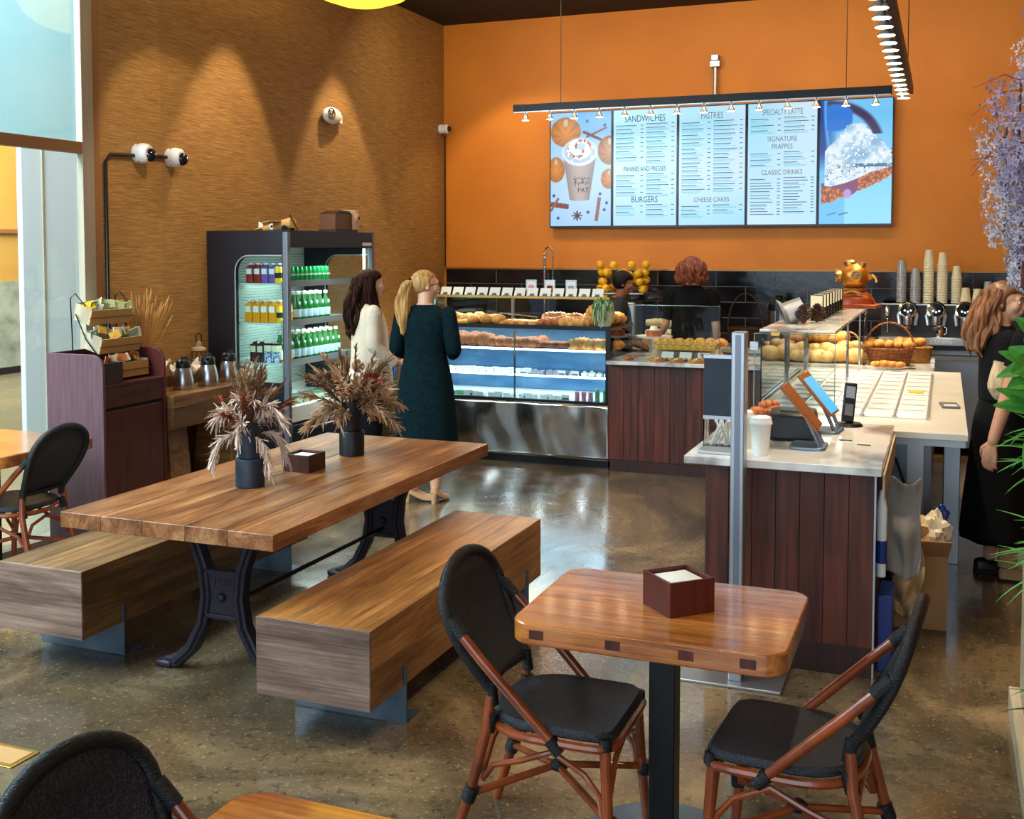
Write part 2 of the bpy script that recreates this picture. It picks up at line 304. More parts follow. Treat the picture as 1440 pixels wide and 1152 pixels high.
timber('darkbench',[(.3,(108,72,36)),(.5,(150,106,58)),(.72,(184,138,80))],'y',.42,.26)
timber('endgrain',[(.3,(110,84,70)),(.5,(142,112,94)),(.7,(170,140,120))],'x',.55,.1)
timber('pine',[(.3,(186,96,36)),(.5,(218,128,54)),(.72,(238,160,84))],'x',.14,.06,coat=.8,figure=1.6)
# ---------------------------------------------------------------- the room
XL=-5.18; YB=11.1; ZC=4.3
st(bx(-5.3,-2.9,-.12,3.2,YB+.1,0).build('floor','concrete'))
st(bx(-5.3,-2.9,ZC,3.2,YB+.1,ZC+.1).build('ceiling','ceiling_dark'))
st(bx(XL-.15,5.76,0,XL,YB,ZC).build('wall_left','grasscloth'))
wb=st(bx(XL-.15,YB,0,3.2,YB+.15,ZC).build('wall_back','orange_paint'))
st(bx(3.2,-2.9,0,3.3,YB+.1,ZC).build('wall_right','orange_paint'))
# black tiles of the splashback, running bond, each a part of the back wall
tm=None; zt=1.625; tw=.60; th=.150
for r_ in range(6):
    z1=zt-r_*(th+.007); off=(r_%2)*.3
    x=XL+.03-off
    while x<1.9:
        a_=max(x,XL+.03); b_=x+tw-.007
        full=(a_==x)
        if full and tm is not None: o=tm.copy(); COL.objects.link(o); o.location=(a_,YB,z1)
        else:
            o=bx(0,-.012,-th,b_-a_,0,0).build('tile','tile_black',loc=(a_,YB,z1),bev=.002,smooth=0)
            if full: tm=o
        o.parent=wb; x+=tw
o=bx(XL+.03,YB-.003,.7,1.9,YB+.01,zt+.001).build('grout','grout',parent=wb,smooth=0)
st(bx(XL+.02,YB-.018,zt+.002,1.9,YB,zt+.02).build('trim_1','trim_metal'))
# window in the left wall (lobby glazing)
w=T('window_1','x','x'); del w['category']; del w['label']; st(w)
bx(XL-.03,5.585,0,XL+.02,5.69,ZC).build('mullion','mullion',w,smooth=0,bev=.004); bx(XL-.03,5.69,0,XL+.004,5.76,ZC).build('mullion','mullion_wood',w,smooth=0)
bx(XL-.03,-2.9,2.46,XL+.02,5.585,2.535).build('transom','mullion_wood',w,smooth=0,bev=.004); bx(XL-.1,-2.9,ZC-.08,XL+.02,5.585,ZC).build('head_frame','mullion',w,smooth=0)
bx(XL-.1,-2.9,0,XL+.02,5.585,.05).build('sill_frame','mullion',w,smooth=0); bx(XL-.1,1.2,0,XL+.02,1.3,ZC).build('mullion','mullion',w,smooth=0)
bx(XL-.02,-2.9,.05,XL-.012,5.585,2.46).build('pane','glass_lobby',w,smooth=0); bx(XL-.02,-2.9,2.535,XL-.012,5.585,ZC-.08).build('pane','glass_lobby',w,smooth=0)
# the lobby outside that glazing
st(bx(-16,-3,-.12,-5.3,16,0).build('floor_lobby','lobby_floor'))
st(bx(-13.1,-3,0,-12.9,16,.62+.75).build('wall_lobby_wainscot','lobby_marble')); st(bx(-13.1,-3,1.37,-12.95,16,5).build('wall_lobby','lobby_tan'))
st(bx(-12.97,-3,2.08,-12.88,16,2.14).build('trim_2','mullion_wood')); st(bx(-12.9,-3,0,-12.86,16,.1).build('trim_3','black_metal'))
lb=st(bx(-7.05,6.88,0,-7.0,12,2.75).build('wall_partition','white_paint',bev=.01)); bx(-7.0,7.10,0,-6.99,7.112,2.75).build('joint','mullion',lb)
st(bx(-7.6,-3,2.75,-7.0,12,6).build('wall_bulkhead','pale_cyan'))
# low wooden planter wall at the right edge
st(bx(.31,2.2,0,.9,4.75,.62).build('wall_planter','planter_wood',bev=.006)); st(bx(.27,2.2,0,.31,4.75,.10).build('trim_4','planter_wood',bev=.004))
# steel pipe bracket and dark conduit on the walls
t=T('pipe_bracket','grey steel drop pipe with clamp above the menu screens','bracket',(-2.17,11.1,3.3))
MB().tube([(0,-.05,0),(0,-.05,.42)],.022,10).build('pipe','steel_soft',t); bx(-.05,-.09,.36,.05,0,.42).build('clamp','steel_soft',t,bev=.004); bx(-.035,-.1,.42,.035,-.01,.48).build('clamp_head','steel_soft',t,bev=.004)
t=T('wall_conduit','black conduit running between the two dome cameras and down beside the window','conduit',(XL,0,0))
MB().tube([(.02,5.79,0),(.02,5.79,2.42),(.02,5.84,2.475),(.02,6.5,2.505)],.013,8).build('conduit_pipe','black_plastic',t)
t=T('corner_cable','thin black cable running down the room corner from the small camera','cable',(XL,0,0)); MB().tube([(.03,11.06,1.65),(.03,11.06,3.1)],.008,6).build('cable_run','black_plastic',t)
def domecam(loc,label,yaw):
    t=T('dome_camera',label,'camera',loc)
    Mx=Matrix.Rotation(PI/2,4,'Y')
    MB().lathe([(.068,0),(.07,.05),(.062,.085),(.045,.1),(.0,.1)],seg=24,M=Mx).build('housing','white_matte',t)
    MB().ball((.09,.012,-.012),.047,16,10).build('dome','dial_black',t)
    MB().ball((.132,.02,-.008),.012,8,6).build('lens','chrome',t)
    for a in (0,2.1,4.2): MB().ball((.03,.069*math.cos(a),.069*math.sin(a)),.006,6,4).build('screw','black_metal',t)
domecam((XL,6.13,2.505),'round white dome camera, the left one of the conduit pair nearest the window',0)
domecam((XL,6.47,2.502),'round white dome camera, right one at the end of the black conduit',0)
t=T('bullet_camera','small white camera mounted high in the corner beside the orange wall','camera',(XL,11.0,3.16)); MB().lathe([(.05,0),(.05,.09),(.04,.1)],M=Matrix.Rotation(PI/2,4,'Y'),seg=20).build('housing','white_matte',t); MB().ball((.1,0,0),.032,12,8).build('lens','dial_black',t)
t=T('emergency_light','white oval emergency light fixture high on the grass cloth wall','light',(XL,8.63,3.04))
MB().ball((.05,0,0),(.05,.15,.075),20,12).build('housing','white_matte',t); MB().ball((.085,-.07,.005),(.03,.055,.055),14,8).build('reflector','chrome',t); bx(0,.12,-.06,.05,.19,.02).build('bracket','white_matte',t,bev=.01)
# ceiling sprinkler hangers
for i,(x,y,l) in enumerate([(-4.45,8.9,'white sprinkler head hanging from the dark ceiling near the corner'),(-4.0,8.6,'white sprinkler head at the top edge, nearer the menu bar')]):
    t=T('sprinkler',l,'sprinkler',(x,y,4.3)); MB().tube([(0,0,0),(0,0,-.09)],.008,6).build('stem','white_matte',t); MB().lathe([(.0,-.13),(.02,-.1),(.012,-.09)],seg=10).build('deflector','chrome',t)
# ---------------------------------------------------------------- pendant lamp
t=T('pendant_lamp','large glowing yellow bowl pendant at the top edge','lamp',(-3.9,7.0,3.58))
MB().lathe([(0,0),(.16,.012),(.3,.06),(.4,.14),(.46,.26),(.47,.3)],seg=40,cap=False).build('bowl','lamp_yellow',t,solid=.006); MB().tube([(0,0,.1),(0,0,.72)],.008,6).build('cord','black_plastic',t)
lamp('pendant_glow','POINT',(-3.9,7.0,3.98),22,(1,.72,.3),shadow_soft_size=.08)
# ---------------------------------------------------------------- light bars
def bar(name,label,x,y,z,ln,ax,n,hang,spots,pitch,k_=1.0):
    t=T(name,label,'light bar',(x,y,z))
    d=(ln,.06) if ax=='x' else (.06,ln)
    bx(0 if ax=='x' else -.03,-.03 if ax=='x' else 0,-.035,ln if ax=='x' else .03,.03 if ax=='x' else ln,.035).build('housing','black_metal',t,bev=.004)
    bx(.01 if ax=='x' else -.034,-.034 if ax=='x' else .01,-.045,ln-.01 if ax=='x' else -.01,-.01 if ax=='x' else ln-.01,-.035).build('track','steel_soft',t)
    for h in hang:
        p=(h,0,0) if ax=='x' else (0,h,0); MB().tube([(p[0],p[1],.03),(p[0]+.0,p[1],ZC-z)],.0035,6).build('hanging_wire','black_plastic',t)
    pr=None
    for i,q in enumerate(spots):
        px,py=(q,-.03) if ax=='x' else (-.03,q)
        if pr is None:
            s_=MB().tube([(0,0,-.035),(0,0,-.075)],.010,8).tube([(-.02,0,-.05),(.02,0,-.05)],.005,6).lathe([(.012,-.07),(.018,-.085),(.034*k_,-.115-.01*(k_-1)),(.034*k_,-.12-.01*(k_-1))],seg=16,cap=False).build('spot_lamp','steel_soft',t,loc=(px,py,0))
            MB().lathe([(.0,-.108),(.026*k_,-.112),(.030*k_,-.121),(.0,-.125)],seg=14).build('bulb','bulb',s_); pr=s_; KIDS[s_.name]=list(s_.children)
        else: s_=dup(pr,(px,py,0),parent=t)
    return t
bar('light_bar','long black light bar hanging in front of the menu screens','x' and -3.84,9.8,3.18,3.4,'x',14,(.47,3.03),[.13+.2418*i for i in range(14)],0)
bar('light_bar','black light bar with a dense row of lit bulbs running over the till counter',-.30,4.2,3.165,5.55,'y',23,(.6,5.0),[5.1-.25*i for i in range(20)],0,1.45)
for i in range(5): lamp('menu_bar_spot','SPOT',(-3.5+.75*i,9.77,3.03),16,(1,.8,.55),(-3.5+.75*i,9.75,0),spot_size=math.radians(75),spot_blend=.5,shadow_soft_size=.04)
for i in range(6): lamp('counter_bar_spot','SPOT',(-.33,5.0+.85*i,3.03),68,(1,.84,.62),(-.42,5.0+.85*i,0),spot_size=math.radians(85),spot_blend=.5,shadow_soft_size=.04)
# ---------------------------------------------------------------- menu screens
SW=.687; SX=[-3.905+SW*i for i in range(5)]; SZ0,SZ1=2.07,3.28
def emap(name):
    m,N,L,b=nodes(name); a=N.new('ShaderNodeVertexColor'); a.layer_name='Col'; b.inputs['Base Color'].default_value=(0,0,0,1); L.new(a.outputs[0],b.inputs['Emission Color']); b.inputs['Emission Strength'].default_value=.8; b.inputs['Roughness'].default_value=.25
emap('screen_picture')
def picture(parent,w,h,nx,nz_,fn,y):
    u=(np.arange(nx)+.0)/(nx-1); v=(np.arange(nz_))/(nz_-1); U,V=np.meshgrid(u,v)
    rgb=np.clip(fn(U*w/h,V),0,255)/255.0; rgb=np.where(rgb<=.04,rgb/12.92,((rgb+.055)/1.055)**2.4)
    co=np.zeros((nx*nz_,3)); co[:,0]=(U*w).ravel(); co[:,1]=y; co[:,2]=(V*h).ravel()
    idx=np.arange((nz_-1)*nx).reshape(nz_-1,nx)[:,:-1].ravel()
    F=np.stack([idx,idx+1,idx+nx+1,idx+nx],1)
    me=bpy.data.meshes.new('picture'); me.from_pydata(co.tolist(),[],F.tolist())
    ca=me.color_attributes.new('Col','FLOAT_COLOR','POINT'); col=np.ones((nx*nz_,4)); col[:,:3]=rgb.reshape(-1,3); ca.data.foreach_set('color',col.ravel())
    me.materials.append(MATS['screen_picture']); o=bpy.data.objects.new('picture',me); COL.objects.link(o); o.parent=parent; return o
def c3(*a): return np.array(a,float)
def over(img,mask,col): mask=np.clip(mask,0,1)[...,None]; return img*(1-mask)+col*mask
def vnoise(x,y,s,seed=0):
    r=np.random.RandomState(seed).rand(64,64); X=(x*s)%63; Y=(y*s)%63; xi=X.astype(int); yi=Y.astype(int); fx=X-xi; fy=Y-yi; fx=fx*fx*(3-2*fx); fy=fy*fy*(3-2*fy)
    return (r[yi,xi]*(1-fx)+r[yi,xi+1]*fx)*(1-fy)+(r[yi+1,xi]*(1-fx)+r[yi+1,xi+1]*fx)*fy
def drink(x,y):
    # x 0..0.563, y 0..1 (bottom to top)
    im=np.ones(x.shape+(3,))*c3(150,205,250); im=over(im,np.clip(1-np.hypot(x-.3,y-.35)/.6,0,1),c3(205,228,252)); im=over(im,(y-.75)*3*(x>.25),c3(80,160,225))
    def pumpkin(im,cx,cy,rx,ry,br=1.):
        dx=(x-cx)/rx; dy=(y-cy)/ry; d=np.hypot(dx,dy); a=np.arctan2(dx,dy+.35)
        rib=np.abs(np.sin(a*4.5)); c=c3(245,150,20)*(0.78+.22*np.sqrt(rib)[...,None])*(1-.25*np.clip(d,0,1)[...,None])*br
        m_=np.clip((1-d)*18,0,1)[...,None]; im=im*(1-m_)+c*m_
        return over(im,(1-np.hypot((x-cx)/(.16*rx),(y-cy-ry*.6)/(.28*ry)))*6,c3(210,190,150))
    def stick(im,x0,y0,x1,y1,w,c):
        L_=math.hypot(x1-x0,y1-y0); ux,uy=(x1-x0)/L_,(y1-y0)/L_; s_=(x-x0)*ux+(y-y0)*uy; d=np.abs(-(x-x0)*uy+(y-y0)*ux)
        return over(im,((w-d)*400)*((s_>0)&(s_<L_)),c)
    im=stick(im,.3,.83,.5,.74,.014,c3(120,70,70)); im=stick(im,.33,.78,.52,.86,.01,c3(130,90,80))
    im=pumpkin(im,.14,.83,.145,.135); im=pumpkin(im,.545,.66,.11,.13,.9); im=pumpkin(im,.05,.5,.085,.115); im=pumpkin(im,.54,.41,.075,.09)
    im=stick(im,.0,.195,.17,.17,.024,c3(130,66,50)); im=stick(im,.0,.13,.075,.25,.012,c3(150,100,70)); im=stick(im,.425,.04,.455,.25,.017,c3(150,96,76))
    for k in range(8):
        a=k*PI/4; im=stick(im,.25,.09,.25+.05*math.cos(a),.09+.045*math.sin(a),.008,c3(96,46,44))
    for (sx_,sy_) in ((.07,.07),(.35,.12),(.5,.14),(.46,.28),(.03,.27),(.5,.88),(.34,.92),(.52,.2)): im=over(im,(1-np.hypot(x-sx_,y-sy_)/.016)*4,c3(60,70,130))
    # cup
    t_=np.clip((y-.24)/.34,0,1); hw=.095+.055*t_; cxx=.27+.0*y
    m_=((hw-np.abs(x-cxx))*150)*((y>.24-.02*np.sqrt(np.clip(1-((x-cxx)/.1)**2,0,1)))&(y<.6)); sh=1-.35*np.clip((x-cxx)/hw,-1,1)**2*.8
    im=im*(1-np.clip(m_,0,1)[...,None])+(c3(196,176,168)*sh[...,None])*np.clip(m_,0,1)[...,None]
    n_=vnoise(x,y,60,3)
    im=over(im,(1-np.hypot((x-.27)/.17,(y-.65)/.125))*12,c3(235,240,246)); im=over(im,(1-np.hypot((x-.27)/.155,(y-.66)/.11))*10*(n_>.35),c3(180,205,220)*1.0)
    im=over(im,(1-np.hypot((x-.27)/.12,(y-.68)/.1))*8,c3(238,244,250)); sw=np.sin(np.arctan2(y-.68,x-.27)*2+np.hypot(x-.27,y-.68)*70)
    im=over(im,(1-np.hypot((x-.27)/.12,(y-.68)/.1))*6*((sw>.55)&(n_>.4)),c3(176,96,50)); im=over(im,(1-np.hypot((x-.285)/.04,(y-.70)/.035))*6,c3(190,215,230))
    lg=((np.abs(x-.285)<.075)&(np.abs(y-.395)<.05)); im=over(im,.85*lg*(np.abs(np.sin(x*95)*np.sin(y*75)+.35*np.sin(x*190+y*40))<.22),c3(60,40,50))
    return im
def cream(x,y):
    im=np.ones(x.shape+(3,))*c3(112,196,244); im=over(im,(.9-y)*1.2*(x>.2),c3(150,222,250)); n1=vnoise(x,y,9,1); n2=vnoise(x,y,34,2); n3=vnoise(x,y,80,4)
    im=over(im,np.clip((.14-x)*9,0,1)*np.clip((y-.42)*6,0,1),c3(20,60,150)); arc=np.abs(np.hypot((x-.1)/.36,(y-.62)/.34)-1)
    im=over(im,(.13-arc)*14*(y>.72)*(x>.04),c3(60,44,84)); im=over(im,(.02-np.abs(x-.07-.03*np.sin(y*5)))*60*(y>.55),c3(90,170,235))
    im=over(im,(1-np.hypot((x-.12)/.16,(y-.86)/.12))*6*(x>.05)*(y>.74)*(x<.25),c3(40,120,215))
    lo=.16+ .5*np.clip(x-.05,0,1)**1.25; hi=.33+.62*np.clip(x-.05,0,1)**1.2
    cr=((y>lo+.02*n2)&(y<hi)&(x>.015)); im=over(im,1.*cr,c3(150,70,36)); im=over(im,1.*(cr&(n3>.55)),c3(214,130,60)); im=over(im,1.*(cr&(n1>.62)&(x<.3)),c3(130,70,110)); im=over(im,(1-np.hypot((x-.22)/.035,(y-.245)/.04))*5,c3(190,150,220))
    top=.82-1.5*np.clip(np.abs(x-.29)-.04,0,1)**1.25; base=.34+.35*np.clip(x-.1,0,1)
    w_=((y<top-.04*n2)&(y>base-.05*n1)&(x>.04)); im=over(im,1.*w_,c3(226,240,250)); im=over(im,np.clip((.5-n2)*2.2,0,.8)*w_,c3(160,198,222)); im=over(im,np.clip((.45-n1)*2.5,0,.8)*w_,c3(120,168,208))
    im=over(im,1.*(w_&(n3>.72)&(y<.5)&(y>.36)),c3(40,60,80)); im=over(im,1.*((np.abs(y-.47)<.012)&(x>.25)),c3(70,120,150)); im=over(im,1.*(w_&(n3>.8)),c3(255,255,255))
    im=over(im,(.006-np.abs(y-.07-.3*(x-.06)))*300*(np.abs(x-.1)<.04),c3(90,110,140)); im=over(im,(.008-np.abs(y-.085-.25*(x-.2)))*300*(np.abs(x-.19)<.035),c3(90,120,150)); return im
def menu(seed):
    def f(x,y):
        n=vnoise(x+seed,y,2.2,seed); im=np.ones(x.shape+(3,))*c3(160,222,246); return over(im,n*1.1-.1+.15*(y<.6),c3(214,234,250))
    return f
heads=[None,[('SANDWICHES',1.085,.095),('PANINIS AND PRESSES',.575,.07),('BURGERS',.262,.085)],[('PASTRIES',1.085,.092),('CHEESE CAKES',.25,.066)],[('SPECIALTY LATTE',1.09,.08),('SIGNATURE',.83,.07),('FRAPPES',.755,.07),('CLASSIC DRINKS',.505,.068)],None]
labs=['menu screen picturing an iced drink with pumpkins, leftmost on the wall','menu screen listing sandwiches, paninis and burgers','menu screen listing pastries and cheese cakes, middle of the five','menu screen listing specialty latte, frappes and classic drinks','menu screen picturing a whipped cream tart, rightmost on the wall']
ink=['menu_ink','menu_ink','menu_grey','menu_grey','menu_ink']
for i in range(5):
    t=T('menu_screen',labs[i],'screen',(SX[i],YB-.1,SZ0),group='menu screens on the orange wall'); h=SZ1-SZ0
    bx(.001,0,0,SW-.001,.08,h).build('housing','screen_frame',t,smooth=0); bx(.002,-.004,.002,SW-.002,0,h-.002).build('bezel','screen_bezel',t,smooth=0)
    p=T('p','x','x'); del p['label']; del p['category']; p.name='display'; p.parent=t; p.location=(.014,-.006,.02)
    w_=SW-.028; hh=h-.03
    picture(p,w_,hh,104 if i in(0,4) else 24,184 if i in(0,4) else 40,[drink,menu(2),menu(3),menu(5),cream][i],0)
    if i==0: txt('PAT',.07,'box_wood',p,(.36,-.002,.37),name='cup_lettering',ext=0)
    if heads[i]:
        zs=[z for _,z,_ in heads[i]]+[0]
        for s_,z,sz in heads[i]: 
            wtxt={10:.46,19:.58,7:.32,8:.30,12:.44,15:.50,9:.33,14:.50}.get(len(s_),.4)
            if s_=='FRAPPES': wtxt=.26
            txt(s_,sz,ink[i],p,(w_/2,-.003,z),name='heading',sx=wtxt/(len(s_)*sz*.68),ext=0)
        dk=MB(); lt=MB(); r2=random.Random(i*5+1)
        for j,(s_,z,sz) in enumerate(heads[i]):
            zb=zs[j+1]+.055 if zs[j+1] else .09
            if s_=='SIGNATURE': continue
            for cx in (.025,.345):
                zz=z-.055-(.012 if cx<.1 else 0)
                while zz>zb:
                    ln=r2.uniform(.13,.24); dk.quad((cx,-.001,zz),(cx+ln,-.001,zz),(cx+ln,-.001,zz+.007),(cx,-.001,zz+.007)); dk.quad((cx+.26,-.001,zz),(cx+.29,-.001,zz),(cx+.29,-.001,zz+.007),(cx+.26,-.001,zz+.007)); zz-=.013
                    for q in range(r2.choice([1,2,2,3] if s_!='CLASSIC DRINKS' else [0,0,1])):
                        ln=r2.uniform(.16,.235); lt.quad((cx,-.001,zz),(cx+ln,-.001,zz),(cx+ln,-.001,zz+.005),(cx,-.001,zz+.005)); zz-=.0115
                    zz-=.014
        dk.build('item_lines','menu_dark',p,smooth=0,norm=False); lt.build('description_lines','menu_line',p,smooth=0,norm=False)
# ---------------------------------------------------------------- long table and benches
t=T('long_table','long rustic plank table on black cast iron trestle legs','table',(-2.88,4.57,0))
xs=[-.52,-.31,-.10,.11,.31,.52]
for i in range(5): bx(xs[i]+.0008,-1.06,.695,xs[i+1]-.0008,1.06,.76).build('board','oldwood',t,bev=.003)
for sy in (-.66,.80):
    tr=T('x','x','x'); tr.name='trestle'; del tr['label']; del tr['category']; tr.parent=t; tr.location=(0,sy,0)
    for sg in (-1,1):
        P=[(sg*.30,0,.02),(sg*.25,0,.03),(sg*.17,0,.10),(sg*.105,0,.22),(sg*.085,0,.34),(sg*.10,0,.47),(sg*.15,0,.60),(sg*.22,0,.692)]
        mb=MB(); R=[]
        for k,p in enumerate(P):
            a=Vector(P[max(k-1,0)]); c=Vector(P[min(k+1,len(P)-1)]); tt=(c-a).normalized(); nn=Vector((tt.z,0,-tt.x))
            wd=.026; p=Vector(p); R.append([p+nn*wd+Vector((0,.03,0)),p+nn*wd-Vector((0,.03,0)),p-nn*wd-Vector((0,.03,0)),p-nn*wd+Vector((0,.03,0))])
        mb.rings(R); mb.build('iron_leg','iron',tr,bev=.008)
        mb=MB(); mb.tube([Vector(p)+Vector((0,-.033,0)) for p in P[1:]],.010,6).build('iron_rib','iron',tr)
        bx(sg*.30-.05,-.04,0,sg*.30+.035,.04,.03).build('iron_foot','iron',tr,bev=.01)
    bx(-.085,-.018,.26,.085,.018,.46).build('centre_plate','iron',tr,bev=.005); bx(-.09,-.03,.445,.09,.03,.465).build('plate_rim','iron',tr,bev=.004); bx(-.09,-.03,.25,.09,.03,.27).build('plate_rim','iron',tr,bev=.004)
    MB().ball((0,-.022,.345),.02,12,8).build('bolt','iron',tr)
    if sy<0: txt('1938',.05,'iron',tr,(0,-.019,.41),name='cast_number',ext=.002)
    bx(-.26,-.04,.672,.26,.04,.694).build('iron_crossbar','iron',tr,bev=.004)
MB().tube([(0,-.66,.3),(0,.8,.3)],.011,8).build('tie_rod','black_metal',t)
def bench(label,x0,x1,y0,y1,mt,n,tabs):
    cx,cy=(x0+x1)/2,(y0+y1)/2; t=T('timber_bench',label,'bench',(cx,cy,0)); w=(x1-x0)/n; l=(y1-y0)/2
    for r_,(za,zb) in enumerate(((.15,.295),(.2965,.45))):
        for i in range(n):
            bx(-(x1-x0)/2+w*i+.0006,-l,za,-(x1-x0)/2+w*(i+1)-.0006,l,zb).build('beam',mt,t,bev=.002)
    bx(-(x1-x0)/2-.001,-l-.012,.149,(x1-x0)/2+.001,-l-.001,.4505).build('end_board','endgrain',t,bev=.002)
    for ty in tabs:
        ty=ty-cy; br=MB().box(-(x1-x0)/2-.002,ty-.004,.006,(x1-x0)/2+.012,ty+.004,.149).box(-(x1-x0)/2+.0,ty,0,(x1-x0)/2+.012,ty+.12,.006).box((x1-x0)/2+.002,ty-.004,.149,(x1-x0)/2+.01,ty+.008,.235).build('steel_bracket','steel_blue',t,smooth=0)
    return t
bench('chunky timber block bench nearest the bistro table, honey coloured planks on top',-2.42,-1.93,3.49,5.31,'benchwood',4,(3.75,5.1))
bench('chunky timber block bench on the window side of the long table',-3.93,-3.455,3.69,5.5,'darkbench',3,(3.93,5.3))
# vases, bouquets, napkin box
def vase(loc,label,m_):
    t=T('stepped_vase',label,'vase',loc); MB().lathe([(0,0),(.062,0),(.066,.004),(.066,.125),(.062,.132),(.0,.132)],seg=36).build('base_drum',m_,t)
    MB().lathe([(.048,.132),(.052,.136),(.052,.30),(.048,.30),(.044,.28),(.044,.20)],seg=36,cap=False).build('neck_cylinder',m_,t); return t
vase((-2.955,4.215,.76),'blue grey stepped cylinder vase holding the pale drooping bouquet','vase_blue'); vase((-2.905,5.06,.76),'black stepped cylinder vase holding the rust coloured bouquet','vase_black')
def plume(mb,p0,d,ln,r,seed,droop=.3,strands=80,w=.003):
    q=random.Random(seed); d=Vector(d).normalized(); P=[]; p=Vector(p0); dd=d.copy()
    for k in range(9): P.append(p.copy()); p=p+dd*ln/8; dd=(dd+Vector((0,0,-droop*k/8))*.5).normalized()
    mb.tube(P,[.0018]*9,4)
    for s_ in range(strands):
        k=q.uniform(2.2,8); a=P[int(k)].lerp(P[min(int(k)+1,8)],k%1); o=Vector((q.gauss(0,1),q.gauss(0,1),q.gauss(0,.8))).normalized()
        T_=(P[min(int(k)+1,8)]-P[max(int(k)-1,0)]).normalized(); e=a+o*r*q.uniform(.5,1)+T_*r*1.1+Vector((0,0,-droop*r*q.random())); mid=(a+e)/2+T_*r*.15
        sd=o.cross(T_)
        if sd.length<.1: continue
        sd=sd.normalized()*w
        mb.quad(a-sd,a+sd,mid+sd,mid-sd); mb.quad(mid-sd*1.6,mid+sd*1.6,e+sd*.6,e-sd*.6)
def bouquet(loc,label,spec,flowers,seed):
    t=T('dried_bouquet',label,'bouquet',loc); q=random.Random(seed)
    for j,(m_,n,el0,el1,l0,l1,r,dr) in enumerate(spec):
        for k in range(n):
            az=2*PI*(k+q.random()*.6)/n+j; el=math.radians(q.uniform(el0,el1)); d=(math.cos(el)*math.cos(az),math.cos(el)*math.sin(az),math.sin(el))
            mb=MB(); plume(mb,(q.uniform(-.015,.015),q.uniform(-.015,.015),-.08),d,q.uniform(l0,l1),r,seed*100+j*20+k,dr); mb.build('grass_plume',m_,t,smooth=0,norm=False)
    for (x,y,z,r,m_) in flowers:
        mb=MB()
        for k in range(46):
            o=Vector((q.gauss(0,1),q.gauss(0,1),q.gauss(0,1))).normalized(); s_=o.orthogonal().normalized()*r*.22; b_=Vector((x,y,z)); mb.quad(b_+o*r*.3-s_*.4,b_+o*r*.3+s_*.4,b_+o*r+s_,b_+o*r-s_)
        mb.ball((x,y,z),r*.55,8,6); mb.build('flower_head',m_,t,smooth=0)
    return t
bouquet((-2.955,4.215,1.06),'bouquet of pale drooping dried grasses in the blue vase',[('plume_brown',10,62,88,.24,.34,.035,.2),('plume_pale',13,45,85,.18,.27,.045,1.5),('plume_pale',4,10,40,.18,.25,.035,2.4),('plume_rust',6,45,75,.18,.26,.04,.3),('plume_tan',9,68,89,.28,.36,.03,.1)],[(-.09,.03,.12,.035,'plume_rust'),(.07,.0,.06,.03,'plume_rust')],3)
bouquet((-2.905,5.06,1.06),'bouquet of bushy brown plumes with a rust flower in the black vase',[('plume_tan',14,25,70,.24,.33,.05,.35),('plume_brown',12,40,82,.24,.34,.05,.3),('plume_tan',9,5,30,.22,.29,.05,.8),('plume_brown',4,60,85,.3,.38,.02,.1)],[(.14,-.03,.09,.06,'flower_rust'),(.0,-.06,.06,.05,'flower_rust'),(.2,.0,.05,.04,'plume_tan'),(.02,.04,.17,.035,'plume_tan')],8)
def napkinbox(loc,rz,label,m_,s=1,h=.1,rim='box_wood',w=.16):
    t=T('napkin_box',label,'napkin box',loc,rz); w*=s
    a=w/2; th_=.009
    MB().box(-a,-a,0,a,-a+th_,h).box(-a,a-th_,0,a,a,h).box(-a,-a+th_,0,-a+th_,a-th_,h).box(a-th_,-a+th_,0,a,a-th_,h).box(-a+th_,-a+th_,0,a-th_,a-th_,.006).build('box_body',m_,t,bev=.0015)
    mb=MB()
    n_=MB(); 
    for k in range(6): n_.cb((0,0,.012+k*(h-.028)/6+.006),(w-.03,w-.034,(h-.03)/6-.001),(0,0,(k%3-1)*.015))
    n_.build('napkin_stack','napkin',t,bev=.001)
    MB().grid(lambda u,v:(lerp(-a+.016,a-.016,u),lerp(-a+.016,a-.016,v),h-.012+.009*math.sin(PI*u)*math.sin(PI*v)),8,8).build('top_napkin','napkin',t)
    return t
napkinbox((-2.925,4.63,.76),math.radians(-2),'dark wooden napkin box between the two vases','box_wood',.92,.085)
napkinbox((-.735,3.245,.76),math.radians(45),'dark red wooden napkin box on the glossy bistro table','box_red',.98,.105)
# ---------------------------------------------------------------- bistro tables
def bistro_table(loc,label,w=.80,d=.60,rz=0,inlay=True):
    t=T('bistro_table',label,'table',loc,rz)
    o=MB().prism(rrect(w,d,.07,6),'z',.695,.76).build('tabletop','pine',t,bev=.006)
    if inlay:
        for x in (-.31,-.08,.13,.3): bx(x-.022,-d/2-.0008,.715,x+.022,-d/2+.003,.742).build('dowel_inlay','box_wood' if 0 else 'walnut',t,smooth=0)
    bx(-.04,-.04,.012,.04,.04,.68).build('post','black_plastic',t,bev=.004); MB().lathe([(0,.03),(.05,.028),(.06,.014),(.27,.008),(.275,0),(0,0)],seg=48).build('base_disc','steel_blue',t)
    bx(-.18,-.18,.68,.18,.18,.695).build('top_plate','black_metal',t); return t
bistro_table((-.775,3.245,0),'glossy orange pine bistro table in the foreground centre')
bistro_table((-5.02,4.66,0),'pine bistro table at the left edge beside the lobby window',.9,.72)
bistro_table((-.90,1.53,0),'corner of a pine bistro table at the bottom edge',.80,.60,0,False)
napkinbox((-5.24,4.62,.76),0,'dark napkin box at the left edge on the window table','box_red',1,.09)
